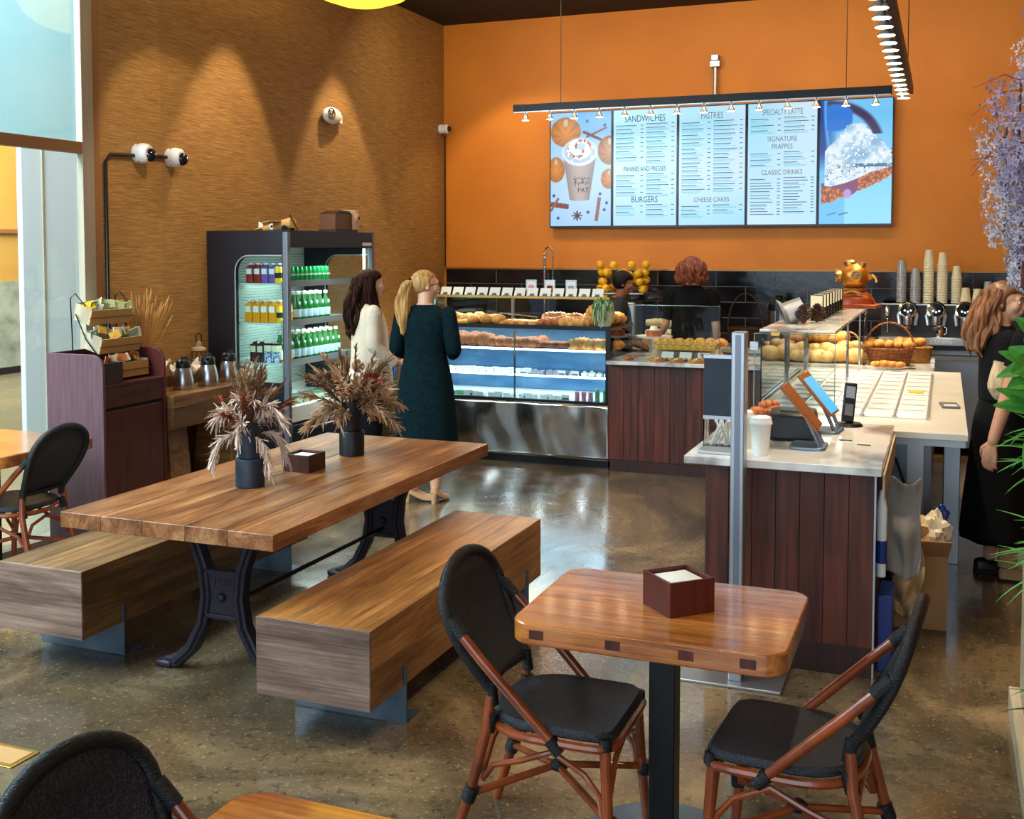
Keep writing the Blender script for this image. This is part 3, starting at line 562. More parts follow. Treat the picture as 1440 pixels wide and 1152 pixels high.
# ---------------------------------------------------------------- rattan bistro chairs (facing +Y in local space)
m,N,L,b=nodes('mesh_weave'); tc=N.new('ShaderNodeTexCoord').outputs['UV']
def build_chair(label,cat='chair'):
    t=T('bistro_chair',label,cat,(0,0,0),0,None)
    SH=.455
    # seat pad outline: square front, rounded back
    out=[]
    for k in range(36):
        a=2*PI*k/36; c_,s_=math.cos(a),math.sin(a); p=9 if s_>0 else 2.6
        r=(abs(c_)**p+abs(s_)**p)**(-1/p); out.append((.205*r*c_,.205*r*s_))
    mb=MB(); R=[]
    for sc_,z in ((.97,SH-.024),(1.0,SH-.018),(1.0,SH-.006),(.96,SH+.004),(.9,SH+.0),(.6,SH-.004),(.3,SH-.007)): R.append([(x*sc_,y*sc_,z) for x,y in out])
    mb.rings(R).build('seat','weave',t)
    mb=MB(); mb.tube([(x*1.0,y*1.0,SH-.04) for x,y in out],.0135,8,close=True).build('seat_ring','rattan',t)
    fl=[(sx*.185,.185) for sx in (-1,1)]
    for sx in (-1,1):
        MB().tube([(sx*.18,.18,SH-.03),(sx*.188,.192,.22),(sx*.198,.212,0)],[.0165,.016,.015],10).build('front_leg','rattan',t)
        MB().tube([(sx*.155,-.185,SH+.05),(sx*.165,-.195,.40),(sx*.178,-.245,.2),(sx*.195,-.31,0)],[.015,.0165,.016,.015],10).build('rear_leg','rattan',t)
        MB().tube([(sx*.15,-.18,SH+.02),(sx*.148,-.19,SH+.09)],.0185,10).build('binding','wrap',t)
        MB().tube([(sx*.205,.045,SH-.055),(sx*.214,-.06,SH+.05),(sx*.22,-.19,SH+.18),(sx*.214,-.285,SH+.275)],.0155,10).build('brace_arm','rattan',t)
        for (p,q,r) in (((sx*.205,.055,SH-.065),(sx*.207,.02,SH-.03),.021),((sx*.214,-.25,SH+.24),(sx*.210,-.295,SH+.285),.02),((sx*.184,.185,SH-.045),(sx*.184,.184,SH-.01),.0195),((sx*.192,.199,.175),(sx*.194,.202,.215),.021),((sx*.176,-.236,.225),(sx*.18,-.252,.18),.0225),((sx*.155,-.195,SH-.06),(sx*.152,-.18,SH-.0),.0215)):
            MB().tube([p,q],r,10).build('binding','wrap',t)
        # bent side stretcher hugging the legs
        MB().tube([(sx*.185,.178,.2),(sx*.184,.165,.27),(sx*.183,.12,.325),(sx*.18,.02,.375),(sx*.175,-.08,.33),(sx*.172,-.17,.30),(sx*.172,-.205,.25)],.0095,8).build('bent_stretcher','rattan',t)
    for (a,b_) in (((-.19,.2,.2),(.178,-.245,.2)),((.19,.2,.2),(-.178,-.245,.2))):
        MB().tube([a,((a[0]+b_[0])/2,(a[1]+b_[1])/2,.25),b_],.0115,8).build('cross_stretcher','rattan',t)
    MB().ball((0,-.02,.25),(.03,.03,.02),10,6).build('binding','wrap',t)
    MB().tube([(-.17,.188,.24),(-.1,.19,.35),(0,.19,.385),(.1,.19,.35),(.17,.188,.24)],.009,8).build('bent_stretcher','rattan',t)
    MB().tube([(-.16,-.21,.26),(-.1,-.2,.35),(0,-.2,.38),(.1,-.2,.35),(.16,-.21,.26)],.009,8).build('bent_stretcher','rattan',t)
    # hoop back: half widths by height
    z0,z1=SH+.07,.885
    pts=[]
    def hw(v): return .148+.062*math.sin(min(v/.62,1)*PI/2) if v<.62 else .21*math.sqrt(max(0,1-((v-.62)/.38)**2))
    def yb(v): return -.19-.155*v-.02*math.sin(PI*v)
    vs_=[0,.1,.2,.3,.4,.5,.6,.68,.76,.83,.89,.94,.975,.995]
    for v in vs_: pts.append((-hw(v),yb(v),lerp(z0,z1,v)))
    pts.append((0,yb(1),z1))
    for v in vs_[::-1]: pts.append((hw(v),yb(v),lerp(z0,z1,v)))
    MB().tube(pts,.0185,10).build('back_hoop','wrap',t)
    def fn(u,v):
        v_=min(v,.999); s_=2*u-1; h=hw(v_)*(.99); return (s_*h,yb(v_)-.03*(1-s_*s_)*math.sin(PI*min(1,v_*1.1+.05))*.8,lerp(z0-.0,z1,v_))
    MB().grid(fn,15,22).build('backrest','weave',t,solid=.006)
    MB().tube([(-.148,yb(0),z0),(0,yb(0)-.02,z0),(.148,yb(0),z0)],.012,8).build('back_rail','wrap',t)
    return t
def copy_tree(o,parent=None):
    c=o.copy(); COL.objects.link(c); c.parent=parent
    for ch in o.children: copy_tree(ch,c)
    return c
bpy.context.view_layer.update()
ch0=build_chair('black woven rattan chair left of the foreground bistro table'); ch0.location=(-1.065,3.155,0); ch0.rotation_euler=(0,0,-PI/2)
for l,loc,rz in (('black woven rattan chair right of the foreground bistro table',(-.385,3.17,0),PI/2+math.radians(-4)),('black woven rattan chair pulled up to the window table at the left edge',(-4.79,4.62,0),PI/2+.05),
                 ('top of a black woven chair back in the bottom left corner',(-1.215,1.60,0),-PI/2)):
    c=copy_tree(ch0); c['label']=l; c.location=loc; c.rotation_euler=(0,0,rz)
def E_(name,parent,loc=(0,0,0),rz=0):
    o=bpy.data.objects.new(name,None); COL.objects.link(o); o.parent=parent; o.location=loc; o.rotation_euler=(0,0,rz); o.empty_display_size=.03; return o
def spread(o,spots,label=None,fn=None,ax=('x','y',1)):
    """first spot moves the thing itself, the rest copy it with its parts"""
    out=[]
    for i,s_ in enumerate(spots):
        c=o if i==0 else copy_tree(o); c.location=s_[:3]; c.rotation_euler=(0,0,s_[3] if len(s_)>3 else o.rotation_euler.z)
        if fn: c['label']=fn(i)
        out.append(c)
    if ax and len(out)>1: relabel(out,label or o['label'],*ax)
    return out
# ---------------------------------------------------------------- waste cabinet
t=T('waste_cabinet','dark red waste cabinet with tray top in front of the lobby window frame','cabinet',(-4.96,5.54,0))
prof=[(-.215,.0),(.225,.0),(.225,1.10)]+[(.225-.09+.09*math.cos(a),1.115+.09*math.sin(a)) for a in [k*PI/2/6 for k in range(7)]]+[(-.215,1.205)]
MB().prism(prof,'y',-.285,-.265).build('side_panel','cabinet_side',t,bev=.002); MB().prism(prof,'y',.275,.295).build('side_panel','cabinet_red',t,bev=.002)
bx(-.215,-.265,.02,-.195,.275,1.205).build('back_panel','cabinet_red',t,smooth=0); bx(-.195,-.265,1.0,.222,.275,1.02).build('tray_top','cabinet_red',t,bev=.003)
bx(-.195,-.265,.0,.19,.275,.06).build('plinth','black_plastic',t,smooth=0)
bx(.19,-.263,.875,.218,.273,.998).build('flap','cabinet_red',t,bev=.003); bx(.195,-.26,.065,.219,.27,.855).build('door','cabinet_red',t,bev=.003)
bx(-.19,-.26,.06,.19,.27,.99).build('carcass','black_plastic',t,smooth=0)
txt('THANK YOU',.05,'walnut_dark',t,(.2185,.005,.935),(PI/2,0,PI/2),name='flap_lettering')
# items on it
t=T('black_tray_box','black open box on the front corner of the waste cabinet','box',(-4.83,5.36,1.02),0); MB().box(-.08,-.09,0,.08,-.08,.13).box(-.08,.08,0,.08,.09,.13).box(-.08,-.08,0,-.07,.08,.13).box(.07,-.08,0,.08,.08,.13).box(-.07,-.08,0,.07,.08,.01).build('box_body','walnut_dark',t,bev=.002)
for j,(x,y,n) in enumerate(((-5.12,5.33,9),(-5.03,5.31,8))):
    t=T('lid_stack','stack of clear cup lids on the waste cabinet, %s'%('the one by the glass' if j==0 else 'the one nearer the black box'),'lid stack',(x,y,1.02))
    l0=None
    for k in range(n):
        if l0 is None: l0=MB().lathe([(0,.014),(.03,.016),(.042,.008),(.046,0),(.048,.002),(.044,.012),(.03,.02),(0,.02)],seg=18).build('lid','white_gloss',t)
        else: dup(l0,(0,0,.0155*k+.1*0),parent=t)
    l0.location=(0,0,0)
rk=T('condiment_rack','black wire rack with three tilted crates of condiment packets','rack',(-4.97,5.60,1.02))
for sy in (-.20,.20):
    MB().tube([(-.13,sy,0),(-.13,sy,.25),(-.14,sy,.52),(-.1,sy,.55),(-.02,sy,.47)],.004,6).build('wire_side','black_metal',rk); MB().tube([(-.13,sy,.003),(.14,sy,.003),(.13,sy,.10),(-.02,sy,.26),(-.10,sy,.42)],.004,6).build('wire_side','black_metal',rk)
q=random.Random(4)
pk=None
names=['top','middle','bottom']; cols=[['carton_yellow','white_gloss','garland'],['cream','custard','leaf_pale'],['kraft','bread_brown','cup_cream']]
for k,(x,z) in enumerate(((-.075,.37),(-.0,.19),(.07,.015))):
    c=E_('crate',rk,(x,0,z)); c.rotation_euler=(0,.28,0) if k<2 else (0,0,0)
    for i in range(3): bx(.062,-.185+.1235*i,0,.07,-.185+.1235*i+.12,.095).build('slat','toy_tan',c,smooth=0)
    MB().box(-.07,-.185,0,-.062,.185,.11).box(-.062,-.185,0,.062,-.177,.105).box(-.062,.177,0,.062,.185,.105).box(-.062,-.177,0,.062,.177,.006).build('crate_box','planter_wood',c,smooth=0)
    MB().tube([(.074,-.2,.045),(.074,.2,.045)],.003,6).build('wire_rail','toy_brown',c)
    for i in range(12):
        m_=cols[k][q.randrange(3)]; a=q.uniform(-.5,.5)
        o=MB().cb((0,0,0),(.07,.006,.05)).build('condiment_packet',m_,bev=.002,smooth=0)
        th_=.28 if k<2 else 0; lx=q.uniform(-.035,.045); lz=.105+q.uniform(-.005,.025); ly=-.165+.03*i
        o.location=(-4.97+x+lx*math.cos(th_)+lz*math.sin(th_),5.60+ly,1.02+z+lz*math.cos(th_)-lx*math.sin(th_)); o.rotation_euler=(a,q.uniform(-.4,.4),PI/2+q.uniform(-.7,.7))
        tag(o,'condiment packet in the %s crate of the wire rack, %s from left'%(names[k],ORD[i]),'packet','packets in the %s crate'%names[k])
# ---------------------------------------------------------------- condiment table
t=T('console_table','rustic thick-beamed wooden console table between waste cabinet and drinks fridge','table',(-4.93,6.35,0))
for i in range(3): bx(-.24+.16*i,-.50,.80,-.24+.16*i+.158,.50,.885).build('beam','darkbench',t,bev=.004)
bx(.10,-.50,.66,.235,.50,.798).build('apron_beam','darkbench',t,bev=.004); bx(-.24,-.5,.66,-.1,.5,.798).build('apron_beam','darkbench',t,bev=.004)
for y in (-.33,.33):
    MB().prism([(-.2,.0),(-.06,.0),(.0,.55),(.06,.0),(.2,.0),(.13,.658),(-.13,.658)],'x',-.1,.1).build('trestle_leg','darkbench',t,loc=(0,y,0),rz=PI/2,bev=.005)
bx(-.03,-.4,.12,.03,.4,.2).build('foot_rail','darkbench',t,bev=.004)
def wicker(name,label,loc,w,d,h,m_,handle=0,rz=0,taper=.85,cat='basket',nw=9):
    t=T(name,label,cat,loc,rz); n=28
    def ring(s_,z,a=0): return [(w/2*s_*math.cos(2*PI*k/n),d/2*s_*math.sin(2*PI*k/n),z) for k in range(n)]
    MB().rings([ring(taper*.97,0),ring(taper,.004),ring(lerp(taper,1,.5)*.97,h*.5),ring(.97,h-.005),ring(.9,h-.005),ring(taper*.88,.02)],cap=True).build('basket_wall',m_,t)
    for k in range(nw):
        z=h*(k+.6)/nw; s_=lerp(taper,1,z/h)*.99
        MB().tube([(w/2*s_*math.cos(2*PI*j/n),d/2*s_*math.sin(2*PI*j/n),z+(.0022 if j%2 else -.0022)) for j in range(n)],h/nw*.38,6,close=True).build('woven_band',m_,t)
    MB().tube(ring(1.0,h),.008,6,close=True).build('rim',m_,t)
    if handle: MB().tube([(-w/2*math.cos(a),0,h+handle*math.sin(a)) for a in [PI*k/14 for k in range(15)]],.0075,6).build('handle',m_,t)
    return t
wicker('wicker_basket','small wicker basket of cutlery and napkins on the console table',(-5.02,5.99,.885),.17,.2,.11,'wicker_gold',0)
q=random.Random(9)
for i in range(7):
    mb=MB(); ph=q.random()*6
    mb.grid(lambda u,v:((u-.5)*.11,(v-.5)*.09+.02*math.sin(u*5+ph),.05+.03*math.sin(u*7+ph)*math.sin(v*6+ph)),7,6)
    o=mb.build('napkin_bundle','napkin',solid=.003); o.location=(-5.05+q.uniform(-.03,.05),5.98+.11*i,.965+(.02 if i<3 else .005)+q.uniform(0,.02)); o.rotation_euler=(q.uniform(-.4,.4)+.6,q.uniform(-.3,.3),q.uniform(-1,1))
    tag(o,'crumpled white napkin in the heap behind the coffee jugs, %s from left'%ORD[i],'napkin','napkins heaped on the console table')
t=T('crate_napkins','long low wooden box of napkins behind the coffee jugs','box',(-5.1,6.4,.885)); MB().box(-.06,-.3,0,.06,.3,.075).build('box_body','toy_brown',t,bev=.004)
jug=T('coffee_jug','brushed steel coffee jug with black lid, nearest the waste cabinet','jug',(0,0,0))
MB().lathe([(0,0),(.068,0),(.072,.01),(.070,.06),(.058,.12),(.048,.15),(.0,.15)],seg=28).build('body','steel',jug); MB().lathe([(.050,.148),(.052,.165),(.046,.195),(.03,.21),(.0,.212)],seg=24).build('lid','black_plastic',jug)
MB().tube([(0,.05,.175),(0,.095,.18),(0,.11,.15),(0,.098,.08),(0,.068,.05)],.010,8).build('handle','black_plastic',jug); MB().tube([(0,-.03,.185),(0,-.068,.205)],[.018,.010],8).build('spout','black_plastic',jug); MB().cb((0,.03,.218),(.03,.05,.012)).build('thumb_lever','black_plastic',jug,bev=.003)
spread(jug,[(-4.86,6.17,.885,.3),(-4.84,6.42,.885,.5),(-4.86,6.68,.885,.2)],ax=None,fn=lambda i:['brushed steel coffee jug with black lid, nearest the waste cabinet','brushed steel coffee jug with black lid, middle of the three','brushed steel coffee jug with black lid, nearest the fridge'][i])
t=T('wheat_bundle','dried wheat bundle standing against the grass cloth wall','bouquet',(-5.08,6.02,.9)); q=random.Random(2)
for k in range(46):
    a=q.uniform(-.16,.18); b_=q.uniform(-.03,.08); h=q.uniform(.40,.60); mb=MB(); p=[(0+.02*q.random(),q.uniform(-.02,.02),.08),(b_*.3,a*.35,h*.5),(b_,a,h)]
    mb.tube(p,.0018,4); d=Vector(p[2])-Vector(p[1]); d.normalize(); e=Vector(p[2]); mb.tube([e,e+d*.02,e+d*.06,e+d*.09],[.003,.0075,.006,.001],6)
    mb.build('wheat_ear','wheat',t)
MB().lathe([(.0,0),(.035,0),(.03,.08),(.026,.12),(.035,.16)],seg=12).build('tied_stems','wheat',t)
t=T('wire_lantern','rusty wire lantern with pale top beside the fridge','lantern',(-5.08,6.63,.885))
for k in range(10): a=k*PI/5; MB().tube([(.06*math.cos(a),.06*math.sin(a),.0),(.068*math.cos(a),.068*math.sin(a),.1),(.05*math.cos(a),.05*math.sin(a),.22)],.003,5).build('cage_wire','stem_brown',t)
for z,r in ((.0,.062),(.08,.07),(.15,.064),(.22,.052)): MB().tube([(r*math.cos(k*PI/8),r*math.sin(k*PI/8),z) for k in range(16)],.004,5,close=True).build('cage_ring','stem_brown',t)
MB().lathe([(.055,.22),(.05,.24),(.02,.25),(.022,.28),(.0,.29)],seg=16).build('cap','planter_wood',t); MB().tube([(.0,-.03,.28),(0,-.03,.33),(0,0,.35),(0,.03,.33),(0,.03,.28)],.004,6).build('handle','black_metal',t); MB().lathe([(0,0),(.02,0),(.02,.1),(0,.1)],seg=12).build('candle','cream',t)
# ---------------------------------------------------------------- drinks fridge
FX,FY=-4.468,6.87
t=T('drinks_fridge','tall open-front black drinks fridge against the grass cloth wall','fridge',(-4.82,7.53,0)); fr=t
X0,X1,Y0,Y1=-.355,.352,-.66,.66
def sidepanel(y0,y1,m_,name):
    # side with arched window
    wx0,wx1,wz0,wz1=-.105,.305,.86,1.80; r=.12
    mb=MB(); 
    for (a,b_,c,d) in ((X0,.06,wx0,1.975),(wx0,.06,wx1,wz0),(wx0,wz1,wx1,1.975),(wx1,.06,X1-.045,1.975)): mb.box(a,y0,b_,c,y1,d)
    pl=[(wx0,wz1),(wx0,wz1-r)]+[(wx0+r-r*math.cos(a),wz1-r+r*math.sin(a)) for a in [k*PI/2/8 for k in range(1,9)]]; mb.prism(pl,'y',y0,y1)
    pl=[(wx0,wz0),(wx0+r*.7,wz0)]+[(wx0+r*.7-r*.7*math.sin(a),wz0+r*.7-r*.7*math.cos(a)) for a in [k*PI/2/8 for k in range(1,9)]]; mb.prism(pl,'y',y0,y1)
    mb.build(name,m_,t,smooth=0)
    bx(wx0,(y0+y1)/2-.003,wz0,wx1,(y0+y1)/2+.003,wz1).build('side_glass','glass_fridge',t,smooth=0)
    if name=='side_panel':
        P=[(wx0,y0-.002,wz0+r*.7)]+[(wx0,y0-.002,z) for z in (1.2,1.5,wz1-r)]+[(wx0+r-r*math.cos(a),y0-.002,wz1-r+r*math.sin(a)) for a in [k*PI/2/6 for k in range(1,7)]]+[(wx1,y0-.002,wz1)]
        MB().tube(P,.005,6).build('window_seal','fridge_grille',t)
sidepanel(Y0,Y0+.04,'fridge_black','side_panel'); sidepanel(Y1-.04,Y1,'fridge_black','side_panel')
bx(X0,Y0+.04,.06,X0+.04,Y1-.04,1.975).build('back_panel','fridge_inside',t,smooth=0); bx(X0+.04,Y0+.04,1.86,X1,Y1-.04,1.975).build('header','fridge_black',t,smooth=0)
bx(X0,Y0,1.975,X1,Y1,1.985).build('top_plate','fridge_black',t,smooth=0)
g_=MB(); [g_.box(X0+.04,Y0+.05,.72+.022*k,X0+.048,Y1-.05,.734+.022*k) for k in range(50)]; o=g_.build('air_grille','fridge_grille',t,smooth=0); o['kind']='stuff'
for y in (Y0,Y1-.045): bx(X1-.045,y,.05,X1,y+.045,1.975).build('corner_post','grey_metal',t,bev=.006)
bx(X0,Y0+.04,.06,X1-.01,Y1-.04,.56).build('lower_body','fridge_black',t,smooth=0); bx(X0+.04,Y0+.04,.56,X1-.06,Y1-.04,.66).build('deck','fridge_inside',t,smooth=0)
bx(X1-.06,Y0+.045,.56,X1-.005,Y1-.045,.68).build('deck_lip','white_gloss',t,bev=.006); bx(X1-.012,Y0+.05,.10,X1-.002,Y1-.05,.54).build('lower_panel','dark_plastic',t,bev=.004)
MB().tube([(X1+.03,-.45,.50),(X1+.03,.45,.50)],.011,10).tube([(X1,-.42,.5),(X1+.03,-.42,.5)],.006,6).tube([(X1,.42,.5),(X1+.03,.42,.5)],.006,6).build('bar_handle','chrome',t)
for k in range(4): bx(X0+.05 if k%2 else X1-.1,Y0+.03 if k<2 else Y1-.08,0,X0+.1 if k%2 else X1-.05,Y0+.08 if k<2 else Y1-.03,.06).build('foot','black_plastic',t,smooth=0)
shz=(1.60,1.305,1.005)
for z in shz:
    bx(X0+.06,Y0+.05,z-.02,X1-.09,Y1-.05,z-.006).build('shelf','fridge_inside',t,smooth=0); bx(X1-.09,Y0+.05,z-.035,X1-.082,Y1-.05,z+.012).build('price_rail','grey_metal',t,smooth=0)
    lamp('fridge_led','AREA',(FX-.28,7.53,z-.045),6,(.82,1,.94),(FX-.35,7.53,0),shape='RECTANGLE',size=.5,size_y=1.1)
lamp('fridge_led','AREA',(FX-.2,7.53,1.85),8,(.82,1,.94),(FX-.35,7.53,0),shape='RECTANGLE',size=.3,size_y=1.15)
for y in (Y0+.055,Y1-.07): bx(X1-.075,y,.72,X1-.06,y+.015,1.85).build('led_tube','led_fridge',t,smooth=0)
bx(X1,.45,1.875,X1+.003,.6,1.90).build('badge','white_gloss',t,smooth=0)
# contents
def lz(x,y,z): return (x,y,z)
can=T('drink_can','green soda can on the top fridge shelf','can',group='green cans on the top fridge shelf')
MB().lathe([(0,0),(.024,0),(.030,.008),(.030,.108),(.024,.12),(0,.12)],seg=18).build('can_body','can_green',can); MB().lathe([(.0,.1195),(.023,.121),(.024,.1225),(0,.1205)],seg=14).build('can_top','chrome',can)
txt('Sprite',.022,'white_gloss',can,(.0305,0,.062),(PI/2,0,PI/2),name='can_lettering')
spread(can,[(FX-.13-.065*r_,6.98+.063*k+.03*r_,1.594) for r_ in range(2) for k in range(11)],ax=('y','x',-1))
gb=T('water_bottle','green sparkling water bottle on the middle fridge shelf','bottle',group='green bottles on the middle fridge shelf')
MB().lathe([(0,0),(.034,0),(.037,.008),(.037,.10),(.030,.135),(.014,.175),(.013,.205),(0,.205)],seg=18).build('glass_body','bottle_green',gb); MB().lathe([(.0375,.03),(.038,.032),(.038,.088),(.0375,.09)],seg=18,cap=False).build('paper_label','label_blue',gb); MB().lathe([(.015,.2),(.016,.2),(.016,.222),(0,.223)],seg=14).build('cap','cap_white',gb); MB().ball((.028,0,.135),(.008,.014,.016),8,6).build('neck_label','label_blue',gb)
gb2=copy_tree(gb); gb2['label']='green sparkling water bottle on the lower fridge shelf'; gb2['group']='green bottles on the lower fridge shelf'
spread(gb,[(FX-.14-.085*r_,7.20+.085*k,1.299) for r_ in range(2) for k in range(6)],ax=('y','x',-1)); spread(gb2,[(FX-.14-.085*r_,7.10+.085*k,.999) for r_ in range(2) for k in range(9)],ax=('y','x',-1))
def jbottle(label,m_,group,lm='white_gloss',w=.062,h=.15):
    o=T('juice_bottle',label,'bottle',group=group); MB().prism(rrect(w,w,.012,3),'z',0,h*.8).build('body',m_,o,bev=.004); MB().lathe([(w*.45,h*.8),(w*.25,h*.88),(w*.25,h*.93)],seg=14).build('shoulder',m_,o); MB().lathe([(w*.28,h*.92),(w*.28,h),(0,h)],seg=14).build('cap','cap_white',o)
    MB().box(-w*.36,-w*.51,h*.45,w*.36,-w*.5,h*.72).box(w*.5,-w*.36,h*.45,w*.51,w*.36,h*.72).build('paper_label',lm,o,smooth=0); return o
def js(o,pts): spread(o,pts)
js(jbottle('red juice bottle behind the side glass, top fridge shelf','juice_red','red juices on the top fridge shelf'),[(FX-x,y,1.594) for x in (.385,.315) for y in (6.97,7.04)])
js(jbottle('purple juice bottle behind the side glass, top fridge shelf','juice_purple','purple juices on the top fridge shelf'),[(FX-x,6.97,1.594) for x in (.25,.185,.13)])
js(jbottle('orange juice bottle behind the side glass, middle fridge shelf','juice_orange','orange juices on the middle fridge shelf',h=.17,w=.066),[(FX-x,y,1.299) for x in (.40,.33,.26,.19,.125) for y in (6.975,7.05)])
js(jbottle('dark cold coffee bottle behind the side glass, lower fridge shelf','coffee_dark','dark bottles on the lower fridge shelf','cream',h=.17),[(FX-.36,6.975,.999),(FX-.30,6.975,.999)])
o=T('berry_pot','pot of blue and white berries, lower fridge shelf','pot',group='berry pots on the lower fridge shelf'); MB().prism(rrect(.06,.06,.01,3),'z',0,.085).build('berries','berry_blue',o,bev=.003); MB().prism(rrect(.062,.062,.01,3),'z',.085,.13).build('label_sleeve','cream',o); MB().prism(rrect(.058,.058,.01,3),'z',.13,.145).build('lid','black_plastic',o,bev=.003)
spread(o,[(FX-.235,6.975,.999),(FX-.17,6.975,.999),(FX-.235,7.05,.999)])
o=T('yogurt_cup','clear layered yogurt cup at the front of the lower fridge shelf','cup',group='yogurt cups in the fridge'); MB().lathe([(0,0),(.025,0),(.032,.08),(0,.08)],seg=16).build('yogurt','cream',o); MB().lathe([(.0,.08),(.034,.08),(.034,.09),(0,.092)],seg=16).build('lid','white_gloss',o); MB().lathe([(.026,.0),(.0285,.025)],seg=16,cap=False).build('granola','bread_brown',o)
spread(o,[(FX-.12,6.99,.999),(FX-.12,7.06,.999)],ax=('y','x',-1))
o=T('yellow_can','yellow and black can behind the fridge corner post','can',group='yellow cans in the fridge'); MB().lathe([(0,0),(.027,0),(.03,.006),(.03,.118),(.026,.125),(0,.125)],seg=18).build('can_body','carton_yellow',o); MB().lathe([(.0305,.04),(.0305,.08)],seg=18,cap=False).build('dark_band','navy_cloth',o)
spread(o,[(FX-.12,6.955,1.299),(FX-.115,6.93,1.594)],fn=lambda i:'yellow and black can behind the fridge corner post on the %s shelf'%['middle','top'][i],ax=None)
# packs on the fridge deck
o=T('salad_pack','green salad pack in the bottom well of the fridge','pack',group='salad packs in the fridge well'); MB().prism(rrect(.16,.12,.03,4),'z',0,.05).build('leaves','leaf_pale',o,bev=.01); MB().prism(rrect(.165,.125,.03,4),'z',.05,.056).build('clear_lid','glass',o)
spread(o,[(FX-.2,7.05+.15*k,.66) for k in range(7)],ax=('y','x',-1))
# model plane and wooden projector on top
t=T('model_plane','small wooden model aeroplane on top of the fridge corner','model plane',(-4.60,6.98,1.985),-.12); t.scale=(1.25,1.25,1.25)
Mr=Matrix.Translation((0,0,.03))@Euler((0,-.16,0)).to_matrix().to_4x4()
MB().lathe([(.0,-.19),(.014,-.185),(.02,-.09),(.03,.0),(.034,.07),(.032,.10),(.0,.105)],seg=12,M=Mr@Matrix.Rotation(PI/2,4,'Y')).build('fuselage','toy_tan',t)
MB().box(-.035,-.13,.018,.035,.13,.023,Mr).build('wing','toy_tan',t)
MB().box(-.165,-.05,.0,-.12,.05,.004,Mr).build('tailplane','toy_tan',t); MB().prism([(-.165,0),(-.12,0),(-.14,.045),(-.165,.05)],'y',-.002,.002).build('tail_fin','cream',t,loc=(0,0,.005))
MB().lathe([(.0,-.001),(.018,-.001),(.018,.001),(0,.001)],seg=16,M=Matrix.Translation((-.045,-.022,.025))@Matrix.Rotation(PI/2,4,'X')).build('roundel','white_gloss',t); MB().lathe([(.0,-.001),(.009,-.001),(.009,.001),(0,.001)],seg=12,M=Matrix.Translation((-.045,-.024,.025))@Matrix.Rotation(PI/2,4,'X')).build('roundel_centre','black_plastic',t)
MB().cb((.105,0,.045),(.004,.012,.13),(.7,0,0)).build('propeller','toy_brown',t); 
for y in (-.035,.035): MB().lathe([(0,-.004),(.016,-.004),(.016,.004),(0,.004)],seg=14,M=Matrix.Translation((.06,y,.016))@Matrix.Rotation(PI/2,4,'X')).build('wheel','black_plastic',t); MB().tube([(.06,y,.016),(.05,y*.4,.03)],.003,5).build('leg','toy_brown',t)
t=T('toy_projector','wooden toy film camera with round lens on top of the fridge','toy camera',(-4.66,7.97,1.985),0)
bx(-.10,-.17,.022,.045,.10,.15).build('body','toy_brown',t,bev=.003); MB().prism([(-.17,.15),(.1,.15),(.06,.175),(-.08,.18)],'x',-.10,.045).build('roof','box_wood',t); bx(-.11,-.18,0,.06,.17,.022).build('base','box_wood',t)
bx(-.06,.10,.022,.06,.15,.19).build('front_plate','toy_pink',t,bev=.004); bx(.061,.1,.022,.075,.16,.19).build('side_plate','toy_pink',t,bev=.003)
MB().lathe([(0,0),(.036,0),(.036,.014),(.024,.014),(.024,.02),(0,.02)],seg=20,M=Matrix.Translation((.075,.13,.12))@Matrix.Rotation(PI/2,4,'Y')).build('lens_ring','toy_pink',t); MB().lathe([(0,.0),(.016,0),(.016,.004),(0,.004)],seg=16,M=Matrix.Translation((.094,.13,.12))@Matrix.Rotation(PI/2,4,'Y')).build('lens','black_plastic',t)
bx(.0,.16,.02,.06,.2,.08).build('crank_box','toy_pink',t,bev=.003); MB().tube([(.06,.18,.05),(.09,.18,.05),(.09,.21,.05)],.004,6).build('crank','toy_brown',t)
# ---------------------------------------------------------------- refrigerated pastry case
CX0,CX1,CF,CB=-4.45,-2.59,8.80,9.52
t=T('pastry_case','long glass pastry display case on a brushed steel base','display case',((CX0+CX1)/2,CF,0)); pc=t; hx=(CX1-CX0)/2; dp=CB-CF
bx(-hx,0.0,.07,hx,dp,.53).build('base_cabinet','steel_soft',t,smooth=0); bx(-hx+.02,.03,0,hx-.02,dp-.03,.07).build('plinth','black_plastic',t,smooth=0)
MB().grid(lambda u,v:(lerp(-hx,hx,u),-.014-.007*math.sin(u*19+1.2*math.sin(v*3.2))-.003*math.sin(u*37+v*4),lerp(.075,.535,v)),90,20).build('front_panel','steel_sheet',t,solid=.006)
bx(-hx,-.01,.535,hx,.03,.56).build('sill','black_plastic',t,smooth=0); bx(-hx,-.012,.53,hx,.0,.54).build('sill_trim','chrome',t,smooth=0)
bx(-hx,.03,.535,hx,dp,.555).build('case_floor','white_gloss',t,smooth=0)
bx(-hx,-.005,.56,hx,.003,1.165).build('front_glass','glass_case',t,smooth=0); bx(hx-.006,.03,.56,hx,dp-.03,1.165).build('end_glass','glass_case',t,smooth=0)
bx(hx-.035,-.008,.53,hx+.002,.03,1.20).build('corner_post','black_plastic',t,smooth=0); bx(hx-.03,dp-.03,.53,hx,dp,1.20).build('rear_post','black_plastic',t,smooth=0)
bx(-hx,-.012,1.165,hx+.004,dp,1.185).build('top_frame','black_plastic',t,smooth=0); bx(-hx,-.014,1.165,hx+.006,.0,1.20).build('top_frame_edge','black_plastic',t,smooth=0)
bx(-hx+.01,dp-.025,.56,hx-.01,dp-.012,1.16).build('mirror_back','case_blue',t,smooth=0)
